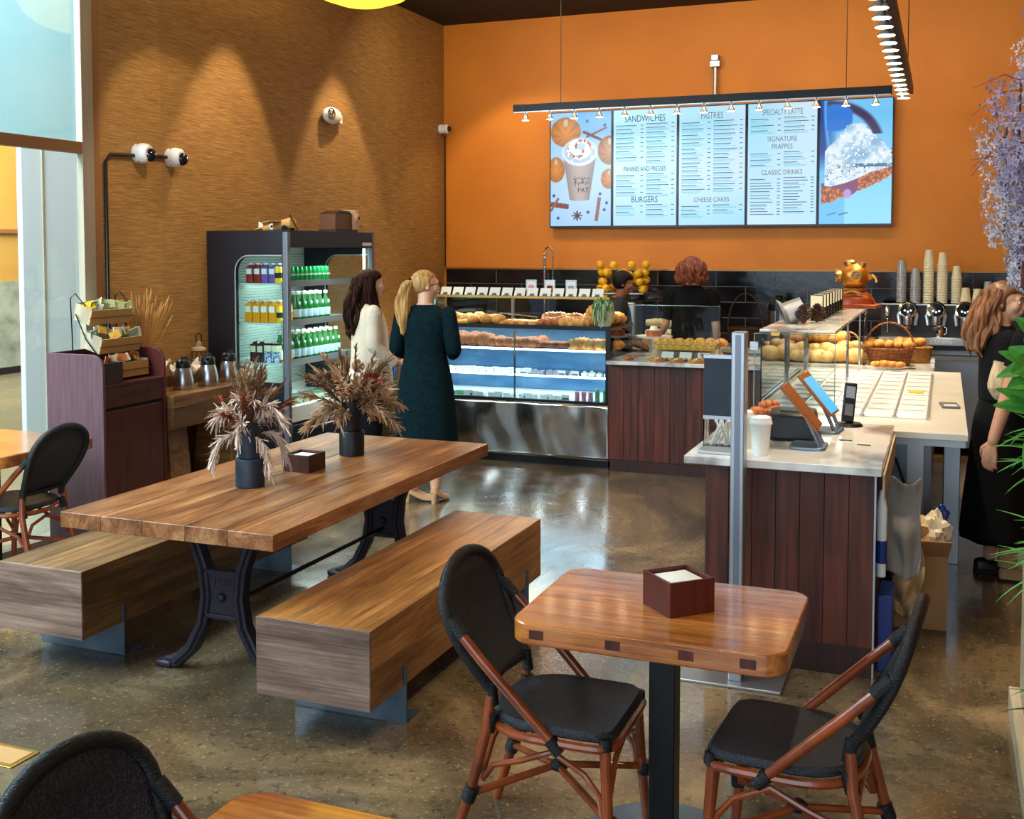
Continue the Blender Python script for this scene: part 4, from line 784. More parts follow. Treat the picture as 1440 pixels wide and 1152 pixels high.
for x in (-.93,.07): MB().box(x-.008,.02,.56,x+.008,.035,1.16).build('shelf_upright','chrome',t,smooth=0)
shz2=(.76,.985)
for z in shz2:
    bx(-hx+.01,.09,z-.008,hx-.012,dp-.03,z).build('glass_shelf','glass_case',t,smooth=0); bx(-hx+.01,.082,z-.014,hx-.012,.092,z+.002).build('led_edge','led_white',t,smooth=0)
    lamp('case_led','AREA',((CX0+CX1)/2,CF+.35,z-.02),6,(.55,.82,1),((CX0+CX1)/2,CF+.34,0),shape='RECTANGLE',size=1.8,size_y=.4)
lamp('case_led','AREA',((CX0+CX1)/2,CF+.35,1.155),8,(.8,.92,1),((CX0+CX1)/2,CF+.34,0),shape='RECTANGLE',size=1.8,size_y=.4)
# upper open tier with sneeze guard
bx(-hx,.16,1.425,hx-.05,.66,1.433).build('upper_glass_shelf','glass_case',t,smooth=0); bx(-hx,.155,1.20,hx-.05,.161,1.425).build('sneeze_glass','glass_case',t,smooth=0)
MB().box(-hx,.15,1.420,hx-.05,.165,1.438).build('shelf_rail','gold_metal',t,smooth=0)
for x in (-.75,.0,.82): bx(x-.01,.145,1.19,x+.01,.175,1.425).build('guard_post','chrome',t,smooth=0)
lamp('case_led','AREA',((CX0+CX1)/2,CF+.45,1.41),26,(1,.86,.6),((CX0+CX1)/2,CF+.4,0),shape='RECTANGLE',size=1.7,size_y=.1)
# price cards
cd=T('price_card','white price card in a clear holder on top of the pastry case','price card',group='price cards along the pastry case')
Mc=Euler((-.5,0,0)).to_matrix().to_4x4(); MB().box(-.05,-.001,.0,.05,.001,.078,Mc).build('card','paper',cd,smooth=0); MB().box(-.02,-.004,-.0,.02,-.002,.022,Mc).build('clip','card_grey',cd,smooth=0); MB().box(-.03,-.01,0,.03,.05,.004).build('holder_foot','card_grey',cd,smooth=0)
spread(cd,[(-4.36+.1205*k,CF+.30,1.434) for k in range(14)])
for i,(x,l,m_) in enumerate(((-3.445,'left of the three','cake_pink'),(-3.27,'middle of the three, a rusty red photo','flower_rust'),(-3.07,'right of the three','cake_grey'))):
    t=T('photo_frame','small silver framed picture on the pastry case, '+l,'picture frame',(x,CF+.42,1.434)); MB().box(-.05,-.004,0,.05,.004,.012).box(-.05,-.004,.128,.05,.004,.14).box(-.05,-.004,.012,-.04,.004,.128).box(.04,-.004,.012,.05,.004,.128).build('frame','steel_soft',t,smooth=0)
    bx(-.04,-.001,.012,.04,.002,.128).build('print','white_gloss',t,smooth=0); bx(-.028,-.002,.03,.028,-.001,.09).build('printed_image',m_,t,smooth=0); MB().tube([(0,.0,.1),(0,.05,0)],.004,5).build('stand','black_metal',t)
# ---- pastries
def croissant(m_='bread_brown'):
    mb=MB(); n=19; P=[];R=[]
    for k in range(n):
        a=lerp(-1.15,1.15,k/(n-1)); P.append((.055*math.sin(a),.05*(1-math.cos(a)),.022)); w_=math.cos(a/1.15*PI/2); R.append(.006+.022*w_**.7*(1+.22*(k%3==1)))
    mb.tube(P,R,10); return mb
def pastry(kind):
    mb=MB()
    if kind=='croissant': return croissant()
    if kind=='bun': mb.ball((0,0,.030),(.042,.038,.03),16,10,fn=lambda p:p*(.96+.10*abs(math.sin(p.x*4+p.y*3)))); return mb
    if kind=='danish': mb.lathe([(0,0),(.04,.0),(.046,.012),(.042,.024),(.03,.03),(.022,.02),(.0,.018)],seg=14); return mb
    if kind=='swirl':
        P=[(.006*k/3*math.cos(k*.7),.006*k/3*math.sin(k*.7),.022-.0002*k) for k in range(1,24)]; mb.tube(P,.009,6); return mb.lathe([(0,0),(.046,0),(.046,.014),(0,.014)],seg=14)
    if kind=='loaf': mb.ball((0,0,.056),(.085,.06,.055),22,12,fn=lambda p:p*(.93+.12*abs(math.sin(p.x*7+p.y*2)))); return mb
    if kind=='slice': mb.prism([(-.03,-.04),(.03,-.04),(0,.045)],'z',0,.035); return mb
    if kind=='square': mb.box(-.03,-.03,0,.03,.03,.032); return mb
    if kind=='macaron': mb.lathe([(0,0),(.018,0),(.022,.006),(.018,.010),(.018,.014),(.022,.018),(.018,.024),(0,.026)],seg=12); return mb
def row(name,kind,m_,label,cat,group,pts,top=None,seed=1,s=1):
    q=random.Random(seed); base=None; allo=[]
    for (x,y,z) in pts:
        if base is None:
            o=pastry(kind).build(name,m_,bev=.003 if kind in('slice','square') else 0); tag(o,label,cat,group); base=o
            if top: top(o)
        else: o=copy_tree(base)
        o.location=(x,y,z); k=s*q.uniform(.95,1.15)*(1.18 if kind in('bun','danish','croissant','loaf','swirl') and y>8.7 and y<9.3 and z>.95 and x<-2.6 else 1); o.scale=(k,k,k*q.uniform(.9,1.1)); o.rotation_euler=(0,0,q.uniform(-.6,.6) if kind not in('square',) else 0); allo.append(o)
    relabel(allo,label)
def filling(m_): return lambda o: MB().lathe([(0,.019),(.026,.024),(.02,.031),(0,.034)],seg=12).build('filling',m_,o)
xs=lambda a,b,n:[lerp(a,b,k/(n-1)) for k in range(n)]
Zt=1.186
row('danish','danish','custard','yellow filled danish on the case top tier','danish','yellow danishes on the top tier',[(x,y,Zt) for x in xs(-4.3,-3.95,4) for y in (CF+.08,CF+.18)],filling('custard'),1)
row('glazed_bun','bun','bread_gold','round golden bun on the top tier of the pastry case','bun','golden buns on the top tier',[(x,y,Zt+.0) for x in xs(-4.1,-3.72,5) for y in (CF+.22,CF+.32)]+[(x,CF+.08,Zt) for x in xs(-3.86,-3.62,3)],None,2,1.1)
row('danish','danish','bread_gold','fruit danish in the middle of the top tier','danish','danishes in the middle of the top tier',[(x,y,Zt) for x in xs(-3.55,-3.28,4) for y in (CF+.06,CF+.16,CF+.26)],filling('carton_yellow'),3,1.1)
row('croissant','croissant','bread_brown','brown croissant on the top tier of the pastry case','croissant','croissants on the top tier',[(x,y,z) for x in xs(-3.2,-2.98,4) for (y,z) in ((CF+.07,Zt),(CF+.17,Zt+.012),(CF+.27,Zt+.03))],None,4,1.15)
row('croissant','croissant','bread_gold','pale golden croissant at the right front of the top tier','croissant','pale croissants on the top tier',[(x,y,Zt) for x in xs(-2.98,-2.84,3) for y in (CF+.05,CF+.13)],None,5,1.2)
row('sandwich_roll','loaf','bread_gold','large puffed roll at the right end of the top tier','roll','large rolls on the top tier',[(-2.80,CF+.22,Zt),(-2.68,CF+.12,Zt),(-2.77,CF+.2,Zt+.07),(-2.85,CF+.36,Zt),(-2.68,CF+.3,Zt),(-2.66,CF+.45,Zt)],None,6,.85)
z=.986
row('glazed_bun','loaf','bread_brown','shiny brown bun on the first shelf of the pastry case','bun','brown buns on the first shelf',[(x,CF+.22,z) for x in xs(-4.3,-3.82,5)]+[(x,CF+.40,z) for x in xs(-4.25,-3.85,4)],None,7,.85)
row('sweet_roll','bun','bread_brown','brown sweet roll on the first shelf of the pastry case','roll','sweet rolls on the first shelf',[(x,y,z) for x in xs(-3.72,-3.32,6) for y in (CF+.16,CF+.27,CF+.38)],None,8,1.1)
row('cinnamon_swirl','swirl','bread_brown','cinnamon swirl on the first shelf of the pastry case','pastry','cinnamon swirls on the first shelf',[(x,y,z+.02) for x in xs(-3.22,-3.02,3) for y in (CF+.15,CF+.27)],None,9,1.1)
row('croissant','croissant','bread_gold','large croissant on the first shelf of the pastry case','croissant','croissants on the first shelf',[(x,y,z) for x in xs(-2.92,-2.66,3) for y in (CF+.15,CF+.29)],None,10,1.5)
z=.761
row('cake_square','square','cake_white','white cake square on the middle shelf of the pastry case','cake','white cake squares on the middle shelf',[(x,y,z) for x in xs(-4.25,-3.42,12) for y in (CF+.15,CF+.24)],None,11)
row('cake_slice','slice','cake_grey','grey cake slice on the middle shelf of the pastry case','cake','grey cake slices on the middle shelf',[(x,CF+.18,z) for x in xs(-3.32,-2.98,6)],None,12)
row('eclair','square','cake_white','white iced cake at the right of the middle shelf','cake','iced cakes at the right of the middle shelf',[(x,CF+.16,z) for x in xs(-2.86,-2.66,4)],lambda o: MB().ball((0,0,.035),(.02,.02,.016),10,6).build('cream_top','cream',o),13,.8)
z=.556
row('cake_square','square','cake_green','small iced cake at the left of the bottom shelf','cake','iced cakes on the bottom shelf',[(x,CF+.12,z) for x in xs(-4.25,-4.0,4)],None,14)
row('cream_slice','slice','cake_white','white cream slice on the bottom shelf of the pastry case','cake','cream slices on the bottom shelf',[(x,y,z) for x in xs(-3.92,-3.05,13) for y in (CF+.10,CF+.22)],None,15)
row('macaron','macaron','cake_pink','pink macaron in the bottom right corner of the case','macaron','pink macarons',[(x,CF+.08,z+.027*k) for x in xs(-2.9,-2.78,3) for k in range(3)],None,16)
row('macaron','macaron','cake_green','green macaron in the bottom right corner of the case','macaron','green macarons',[(x,CF+.08,z+.027*k) for x in xs(-2.72,-2.65,2) for k in range(4)],None,17)
cdd=tag(bx(-.035,-.002,0,.035,.002,.045).build('shelf_tag','white_gloss',smooth=0),'small price tag along the bottom shelf of the pastry case','price tag','shelf tags in the pastry case')
bx(-.03,-.0035,.002,.03,-.002,.02).build('tag_base','card_grey',cdd,smooth=0)
tags_=[]
for i,(x,z) in enumerate([(x,.556) for x in (-4.12,-3.9,-3.62,-3.35,-3.15,-3.0)]+[(x,.761) for x in (-3.4,-3.05,-2.93)]):
    o=cdd if i==0 else copy_tree(cdd); tags_.append(o); o['label']='small price tag on the %s shelf of the pastry case, %s from left'%('bottom' if i<6 else 'middle',ORD[i if i<6 else i-6]); o.location=(x,CF+.065 if z<.7 else CF+.105,z)
# tongs
t=T('steel_tongs','long steel tongs lying on the pastries of the top tier','tongs',(-3.5,CF+.15,1.27),-.15); MB().tube([(-.17,0,-.02),(-.16,0,.01),(-.13,0,.015),(.2,.03,-.01)],.006,6).tube([(-.17,.02,-.02),(-.16,.02,.01),(-.13,.02,.015),(.2,.05,-.01)],.006,6).build('arms','chrome',t)
# trailing garland
t=T('trailing_plant','pale green trailing garland hanging over the right corner of the pastry case','plant',(-2.66,CF-.01,1.2)); q=random.Random(5)
for k in range(70):
    x=q.uniform(-.075,.085); y=q.uniform(-.03,.10); z0_=.22+q.uniform(-.03,.03)-abs(x)*.4; z1_=q.uniform(-.02,.16); mb=MB(); mb.tube([(x*.6,y+.05,z0_-.03),(x*.9,y,z0_),(x+q.gauss(0,.012),y-.02,(z0_+z1_)/2),(x+q.gauss(0,.018),y-.02,z1_)],[.004,.006,.006,.003],4)
    mb.build('strand',['garland','leaf_pale','leaf_green'][k%3 if k%5 else 0],t,smooth=0)
MB().lathe([(0,.0),(.05,.0),(.07,.12),(.06,.13),(0,.13)],seg=16).build('pot','cream',t,loc=(.0,.08,0))
# ---------------------------------------------------------------- walnut counter with marble top
def planks(t,x0,x1,y,z0,z1,w,m_='walnut',ax='x'):
    n=max(1,round((x1-x0)/w)); w=(x1-x0)/n
    for i in range(n):
        a,b_=x0+w*i+.0012,x0+w*(i+1)-.0012
        if ax=='x': bx(a,y-.012,z0,b_,y,z1).build('plank',m_,t,smooth=0,bev=.001)
        else: bx(y-.012,a,z0,y,b_,z1).build('plank',m_,t,smooth=0,bev=.001)
t=T('walnut_counter','walnut panelled counter with marble top holding the quiches','counter',(0,0,0))
planks(t,-2.584,-1.02,8.755,.10,.90,.13); bx(-2.57,8.757,0,-1.02,9.40,.90).build('carcass','walnut_dark',t,smooth=0); bx(-2.57,8.75,0,-1.02,8.765,.10).build('kick_board','walnut_dark',t,smooth=0)
bx(-2.584,8.66,.90,-1.0,9.45,.93).build('marble_top','marble',t,bev=.003)
t=T('glass_screen','clear upright glass screen at the back of the quiche counter','glass screen',(0,0,0)); bx(-2.45,8.86,.93,-1.685,8.868,1.385).build('pane','glass',t,smooth=0); MB().tube([(-2.45,8.864,1.385),(-1.685,8.864,1.385),(-1.685,8.864,.93)],.0035,5).build('polished_edge','chrome',t)
# food on it
o=T('quiche','round quiche in a row at the front of the marble quiche counter','quiche',group='quiches on the counter front'); MB().lathe([(0,0),(.055,0),(.072,.026),(.066,.028),(.06,.02),(0,.02)],seg=24).build('crust','bread_gold',o); q=random.Random(3); MB().lathe([(0,.021),(.061,.02)],seg=20,cap=False).build('filling','custard',o)
for k in range(7): MB().ball((.04*math.cos(k*.9),.04*math.sin(k*.9),.024),.008,6,4).build('topping',['leaf_green','flower_rust','cake_white'][k%3],o)
spread(o,[(-2.17,8.76,.931),(-2.01,8.755,.931),(-1.85,8.75,.931),(-1.69,8.745,.931)])
o=T('croissant_pile','flat brown pastry at the left end of the quiche counter','pastry',(-2.42,8.78,.931)); pastry('danish').build('pastry','bread_brown',o); 
t=T('food_board','pale wooden display board of quiche slices behind the card row','board',(-1.98,9.0,.931)); MB().prism([(-.09,.0),(.10,.0),(.10,.10)],'x',-.30,.26).build('slanted_board','planter_wood',t,bev=.003)
row('quiche_slice','square','custard','golden quiche slice on the slanted board','quiche slice','quiche slices on the slanted board',[(x,y,z) for x in xs(-2.22,-1.78,8) for (y,z) in ((8.98,1.01),(9.05,1.045))],lambda o: MB().ball((.0,.0,.034),(.012,.012,.006),8,5).build('topping','leaf_green',o),21,1.05)
row('baked_roll','bun','bread_gold','golden roll at the back of the slanted board','roll','rolls behind the quiche slices',[(x,9.12,1.03) for x in xs(-2.25,-1.72,7)],None,22,1.1)
cd2=copy_tree(cd); cd2.name='quiche_card'; cd2['label']='white card in front of the quiche slices'; cd2['group']='cards in front of the quiche slices'
spread(cd2,[(-2.12,8.87,.931),(-1.97,8.87,.931),(-1.82,8.87,.931)])
t=wicker('oval_basket','shallow golden basket at the right of the quiche board','xx',.3,.2,.05,'wicker_gold') if 0 else wicker('oval_basket','shallow golden oval basket at the right of the quiche board',(-1.76,8.93,.931),.17,.24,.06,'wicker_gold',0,0,.8,'basket',5)
t=T('card_holder','white menu card lying beside the floor sign on the counter','card',(-1.6,9.0,.931)); MB().box(-.07,-.04,0,.07,.04,.03).build('card_block','paper',t,bev=.003)
# ---------------------------------------------------------------- back counter along the tiles
t=T('back_counter','low steel back counter under the black tiles','counter',(0,0,0)); bx(-5.1,10.5,.08,1.6,11.08,.86).build('carcass','steel_soft',t,smooth=0); bx(-5.12,10.46,.86,1.62,11.08,.90).build('worktop','cooler_white',t,bev=.003)
for i in range(8): bx(-5.0+.8*i,10.488,.12,-5.0+.8*i+.78,10.5,.84).build('door','steel_soft',t,bev=.003); MB().tube([(-4.93+.8*i,10.47,.6),(-4.93+.8*i,10.47,.75)],.006,6).build('handle','chrome',t)
t=T('spring_faucet','tall chrome spring faucet against the orange wall','faucet',(-3.87,10.75,.9)); MB().tube([(0,0,0),(0,0,.62),(-.0,0,.9),(.015,0,.955),(.05,0,.97),(.085,0,.94),(.09,0,.88)],.010,8).build('riser','chrome',t)
mb=MB(); mb.tube([(.017*math.cos(k*1.1),.017*math.sin(k*1.1),.45+.0025*k) for k in range(190)],.0035,5).build('spring','chrome',t); MB().tube([(.09,0,.9),(.09,0,.55),(.06,0,.52),(.0,0,.52)],.008,6).build('hose_arm','chrome',t)
t=T('orange_juicer','citrus juicer with a wire crown of oranges','juicer',(-3.02,10.72,.9)); bx(-.17,-.15,0,.17,.15,.42).build('body','steel_soft',t,bev=.02); bx(-.14,-.16,.18,.14,-.148,.38).build('window','glass',t,bev=.01); 
for z in (.56,.66): MB().tube([(.26*math.cos(k*PI/12),.16*math.sin(k*PI/12),z) for k in range(24)],.005,5,close=True).build('wire_ring','gold_metal',t)
MB().box(-.25,-.16,.5,.25,.16,.51).build('tray','steel_soft',t); MB().tube([(0,0,.42),(0,0,.5)],.04,10).build('neck','steel_soft',t)
q=random.Random(11); k=0; og=None
for z,n,r in ((.55,7,.2),(.63,7,.2),(.71,8,.2),(.60,3,.07),(.69,3,.07),(.79,7,.2)):
    for j in range(n):
        a=2*PI*j/n+z*9
        if z>.75 and math.sin(a)>.3: continue
        if og is None: og=tag(MB().ball((0,0,0),.041,14,9).build('orange_fruit','lemon'),'bright yellow orange in the crown of the citrus juicer','orange','oranges on the juicer'); o=og; MB().lathe([(0,.04),(.004,.0425)],seg=6).build('stem_spot','leaf_dark',og)
        else: o=copy_tree(og)
        o.location=(-3.02+r*1.15*math.cos(a)+q.uniform(-.01,.01),10.72+r*.7*math.sin(a),.9+z+q.uniform(-.008,.008))
o=T('wooden_crate','stack of olive wooden crates beside the pastry case','crate',(-4.72,8.72,0))
for lv in range(4):
    for sy in (0,): 
        for k in range(3): bx(-.2,-.008,.17*lv+.004+.052*k,.2,.008,.17*lv+.048+.052*k).build('slat','crate_olive',o,loc=(0,-.15,0),smooth=0); bx(-.008,-.15,.17*lv+.004+.052*k,.008,.15,.17*lv+.048+.052*k).build('slat','crate_olive',o,loc=(.2,0,0),smooth=0)
    bx(-.2,-.14,.17*lv,.2,.14,.17*lv+.01).build('crate_floor','crate_olive',o,smooth=0)
tag(bx(-.1,-.06,0,.1,.06,.3).build('blue_bag','blue_plastic',bev=.02),'blue bag on top of the olive crates between the two women','bag').location=(-4.62,8.66,.685)
# stack of cups lying down + cake stand
st_=T('cake_stand','white cake stand with a small cake behind the glass screen','cake stand',(-2.42,9.62,.9)); MB().lathe([(0,0),(.09,0),(.05,.02),(.03,.06),(.03,.14),(.16,.155),(.17,.17),(.15,.165),(0,.165)],seg=32).build('stand','white_gloss',st_)
c_=T('small_cake','small brown cake on the white cake stand','cake',(-2.42,9.62,1.067)); MB().lathe([(0,0),(.07,0),(.07,.05),(0,.055)],seg=24).build('sponge','bread_brown',c_); MB().lathe([(0,.055),(.04,.055),(.03,.09),(0,.09)],seg=16).build('icing','cake_white',c_)
wt=T('work_table','steel worktable behind the quiche counter','table',(-2.4,9.65,0)); bx(-.16,-.2,.86,.45,.16,.9).build('table_top','steel_soft',wt,bev=.004)
for sx in (-.13,.4):
    for sy in (-.16,.12): bx(sx-.02,sy-.02,0,sx+.02,sy+.02,.86).build('leg','steel_soft',wt,smooth=0)
cup=None
for j,(z,n,a,lab) in enumerate(((1.02,8,-.15,'lower'),(1.12,8,.0,'upper'))):
    o=T('cup_sleeve','sleeve of cream paper cups lying on its side, the %s one'%lab,'cups',(-2.75,10.62,z)); o.rotation_euler=(0,0,a)
    for k in range(n): MB().lathe([(.03,0),(.045,.1),(.047,.1),(.047,.105),(.04,.105)],seg=18,M=Matrix.Translation((.045*k,0,0))@Matrix.Rotation(PI/2,4,'Y')).build('paper_cup','cup_cream',o)
tag(bx(-.12,-.08,0,.3,.08,.10).build('cup_box','cardboard',bev=.004),'cardboard box under the lying cups','box').location=(-2.65,10.62,.9)
# basket with tall handle, airpot
wicker('handled_basket','dark basket with a tall hoop handle on the back counter',(-1.79,10.72,.9),.34,.26,.18,'wicker_dark',.34,0,.8)
t=T('airpot','steel airpot with a black pump lid on the back counter','airpot',(-1.47,10.72,.9)); MB().lathe([(0,0),(.105,0),(.105,.04)],seg=28).build('base','black_plastic',t); MB().lathe([(.1,.04),(.1,.36)],seg=28,cap=False).build('body','steel',t); MB().lathe([(.102,.36),(.1,.42),(.06,.46),(.03,.47),(.03,.49),(.05,.5),(0,.51)],seg=28).build('pump_lid','black_plastic',t); bx(-.015,-.125,.1,.015,-.1,.4).build('gauge','black_plastic',t,bev=.004); MB().tube([(-.1,0,.4),(-.14,0,.45),(.14,0,.45),(.1,0,.4)],.007,6).build('carry_handle','black_plastic',t)
# ---------------------------------------------------------------- espresso machine
em=T('espresso_machine','steel three group espresso machine with round dials','espresso machine',(-.14,10.5,.86)); w2=.40
bx(-.50,.0,.041,1.0,.5,.10).build('base_shelf','steel_soft',em,bev=.005)
bx(-w2,-.02,.20,.85,.42,.50).build('rear_body','black_plastic',em,bev=.01); bx(-w2,-.17,.10,.85,.40,.14).build('drip_base','black_plastic',em,bev=.004)
bx(-w2,-.20,.14,.85,.3,.205).build('drip_front','steel',em,bev=.006); bx(-w2,-.01,.205,.85,-.005,.37).build('splash_plate','steel',em,smooth=0); bx(-w2+.01,-.20,.206,.84,0,.214).build('drip_grate','chrome',em,smooth=0)
txt('CARISMA',.045,'white_gloss',em,(.12,-.202,.172),name='nameplate'); bx(-w2,-.07,.485,.85,.42,.50).build('cup_rail','steel_soft',em,bev=.004)
for k in range(4):
    x=-.16+.235*k; g=E_('group_head',em,(x,-.13,.445))
    Mg=Euler((PI/2-.35,0,0)).to_matrix().to_4x4()
    MB().lathe([(0,0),(.078,0),(.08,.02),(.066,.026),(.064,.018),(0,.016)],seg=28,M=Mg).build('dial_ring','chrome',g); MB().lathe([(0,.0165),(.063,.018),(0,.0205)],seg=24,M=Mg).build('dial_face','dial_black',g)
    for dx in (-.025,0,.025): MB().lathe([(0,.021),(.009,.0215),(0,.022)],seg=8,M=Mg@Matrix.Translation((dx,-.02+abs(dx)*.4,0))).build('dial_light','dial_light',g)
    for sx in (-1,1): MB().tube([(sx*.062,.0,-.01),(sx*.078,-.02,-.05),(sx*.066,-.03,-.13)],[.018,.019,.015],8).build('bracket_arm','steel_soft',g)
    MB().lathe([(0,-.13),(.035,-.13),(.04,-.1),(.035,-.05),(0,-.05)],seg=18).build('group','steel',g,loc=(0,-.035,0)); MB().lathe([(0,-.165),(.036,-.165),(.036,-.14),(0,-.14)],seg=18).build('filter_basket','chrome',g,loc=(0,-.035,0))
    MB().tube([(0,-.06,-.155),(.01,-.17,-.175)],[.010,.014],8).build('handle','black_plastic',g)
MB().ball((-.335,-.04,.42),(.03,.02,.07),12,8).build('steam_valve','chrome',em); MB().tube([(-.335,-.04,.36),(-.33,-.07,.24)],.006,6).build('steam_wand','chrome',em)
t=T('milk_jug','small steel milk jug on the espresso machine tray','jug',(-.145+.11,10.37,1.075)); MB().lathe([(0,0),(.035,0),(.038,.05),(.032,.09),(.037,.105)],seg=20,cap=False).build('body','chrome',t,solid=.002); MB().tube([(.036,0,.09),(.06,0,.08),(.055,0,.03),(.038,0,.02)],.005,6).build('handle','chrome',t)
def cupstack(label,x,y,n,m_,z=1.362,r=.045,st_=.016,h=.12,group=None):
    o=T('cup_stack',label,'cup stack',(x,y,z)); c0=None
    for k in range(n):
        if c0 is None: c0=MB().lathe([(r,0),(r*1.06,.002),(r*1.05,.006),(r*.98,.008),(r*.68,h),(0,h)],seg=20,cap=False).build('cup',m_,o)
        else: dup(c0,(0,0,st_*k),parent=o)
for (x,n,lab,m_,st2,y) in ((-.365,12,'tall stack of clear plastic cups, leftmost on the espresso machine','cup_clear',.024,10.62),(-.245,9,'stack of clear plastic cups next to the tall cream ones','cup_clear',.024,10.58),(-.135,16,'tallest stack of cream paper cups, beside the clear cups','cup_cream',.024,10.60),(-.02,15,'second tall stack of cream paper cups on the espresso machine','cup_cream',.024,10.6),(.10,10,'medium stack of cream paper cups on the espresso machine','cup_cream',.024,10.62),(.175,2,'short stack of cream paper cups beside the medium stack','cup_cream',.024,10.5),(.27,2,'short cream cup stack nearest the woman on the right','cup_cream',.016,10.5),(.36,6,'clear cup stack behind the head of the woman on the right','cup_clear',.016,10.6)):
    cupstack(lab,x,y,n,m_,1.362,.045,st2)
# ---------------------------------------------------------------- till counter
t=T('till_counter','walnut panelled till counter with marble top in the middle right','counter',(0,0,0))
planks(t,-.985,-.262,4.90,.13,.915,.103); bx(-.985,4.902,0,-.262,5.9,.915).build('carcass','walnut_dark',t,smooth=0); bx(-.985,4.885,0,-.262,4.901,.13).build('kick_board','walnut_dark',t,bev=.002)
bx(-.262,4.888,0,-.254,4.93,.915).build('edge_strip','steel_soft',t,smooth=0)
bx(-1.045,4.70,.915,-.225,5.30,.95).build('marble_slab','marble',t,bev=.003); bx(-1.045,5.302,.915,-.225,5.90,.95).build('marble_slab','marble',t,bev=.003)
bx(-.225,4.78,.80,-.215,5.86,.91).build('drawer_front','planter_wood',t,bev=.002)
for i in range(4): bx(-.999,4.95+.2*i,.13,-.986,5.147+.2*i,.9).build('plank','walnut',t,smooth=0)
# ---- white cold counter
t=T('cold_counter','white topped cold counter covered with rows of white takeaway boxes','counter',(0,0,0))
bx(-1.0,5.91,.885,.125,8.90,.92).build('white_top','cooler_white',t,bev=.003); bx(-.98,6.3,.12,-.05,8.85,.885).build('cabinet_body','grey_metal',t,smooth=0)
bx(-.25,6.22,.80,.12,6.25,.885).build('apron','steel_soft',t,smooth=0)
for (x,y) in ((-.13,6.30),(.06,6.9),(.06,8.7)): bx(x-.045,y-.03,0,x+.045,y+.03,.885).build('steel_leg','steel_soft',t,bev=.003)
bx(-.25,6.26,.06,-.17,6.30,.84).build('side_panel','steel_blue',t,smooth=0)
t=tag(bx(-.05,-.10,0,.05,.10,.012).build('label_plate','card_grey',bev=.003),'small dark steel plate at the right of the white cold counter','plate'); t.location=(.04,6.95,.921); t.rotation_euler=(0,0,.1)
bx(-.035,-.08,.012,.035,-.02,.014).build('window','white_gloss',t,smooth=0)
bxn=T('takeaway_box','flat white takeaway box in the rows on the cold counter','box',group='white boxes laid in rows on the cold counter')
MB().prism(rrect(.158,.195,.012,3),'z',0,.016).build('tray','white_matte',bxn,bev=.002); MB().prism(rrect(.152,.14,.01,3),'z',.016,.022).build('film_lid','white_gloss',bxn,bev=.002); MB().cb((0,.085,.019),(.13,.014,.008)).build('lid_tab','steel_soft',bxn)
spread(bxn,[(-.155-.172*c_,6.45+.228*r_,.921) for c_ in range(5) for r_ in range(10)],fn=lambda i:'flat white takeaway box, %s from the front in the %s column from right'%(ORD[i%10],ORD[i//10]),ax=None)
for c_ in range(6): st_r=bx(-.006,-1.15,0,.006,1.15,.012).build('divider_rail','steel_soft',smooth=0); tag(st_r,'thin steel rail between the columns of white boxes, %s from right'%ORD[c_],'rail','rails between the white boxes'); st_r.location=(-.069-.172*c_,7.48,.921)
o=tag(MB().prism(rrect(.09,.1,.02,3),'z',0,.004).build('yellow_note','carton_yellow'),'yellow sticker on a white box in the right column','sticker'); o.location=(-.155,7.36,.945)
# ---- bread counter behind
t=T('bread_counter','white marble bread counter behind the cold counter','counter',(0,0,0)); bx(-.995,8.92,.90,-.06,9.75,.945).build('marble_top','marble',t,bev=.003); bx(-.97,8.97,0,-.1,9.7,.90).build('carcass','walnut_dark',t,smooth=0)
# ---- glass bread case over it
t=T('bread_case','tall clear glass bread case with a dark shelf top on the cold counter','glass case',(0,0,0))
SX0,SX1,SY0,SY1,SZ=-.985,-.565,6.38,9.3,1.375
bx(SX0,SY0,SZ,SX1,SY1,SZ+.014).build('shelf_top','marble',t,bev=.002); bx(SX0-.002,SY0-.003,SZ-.004,SX1+.002,SY1+.002,SZ+.001).build('shelf_edge','card_grey',t,smooth=0)
bx(SX0+.003,SY0+.03,.922,SX0+.011,SY1,SZ-.01).build('long_pane','glass_case',t,smooth=0); bx(SX0-.03,SY0+.012,.922,SX1+.0,SY0+.02,SZ-.012).build('end_pane','glass_case',t,smooth=0); bx(SX1-.015,8.9,.945,SX1-.007,9.3,SZ-.005).build('back_pane','glass_case',t,smooth=0)
MB().tube([(SX0-.03,SY0+.016,.922),(SX0-.03,SY0+.016,SZ-.012),(SX1,SY0+.016,SZ-.012),(SX1,SY0+.016,.922)],.0035,5).build('polished_edge','leaf_pale',t)
for x in (SX0+.09,SX1-.06): MB().cb((x,SY0+.01,SZ-.012),(.05,.03,.022)).build('brass_clip','gold_metal',t,bev=.002)
lamp('bread_case_fill','AREA',((SX0+SX1)/2,8.6,SZ-.02),9,(1,.88,.66),((SX0+SX1)/2,8.61,0),shape='RECTANGLE',size=.3,size_y=1.6)  # added fill light under the shelf top, brightens the bread behind the panes
lamp('bread_spot','SPOT',(-.33,9.15,3.03),80,(1,.86,.62),(-.5,9.1,0),spot_size=math.radians(50),spot_blend=.6,shadow_soft_size=.05)
MB().cb((SX0-.03,SY0+.015,SZ-.085),(.05,.03,.05)).build('steel_clamp','steel_soft',t,bev=.003)
for y in (7.5,8.6): MB().tube([(SX0+.02,y,.922),(SX0+.02,y,SZ)],.008,6).build('post','chrome',t); MB().tube([(SX1-.02,y,.922),(SX1-.02,y,SZ)],.008,6).build('post','chrome',t)
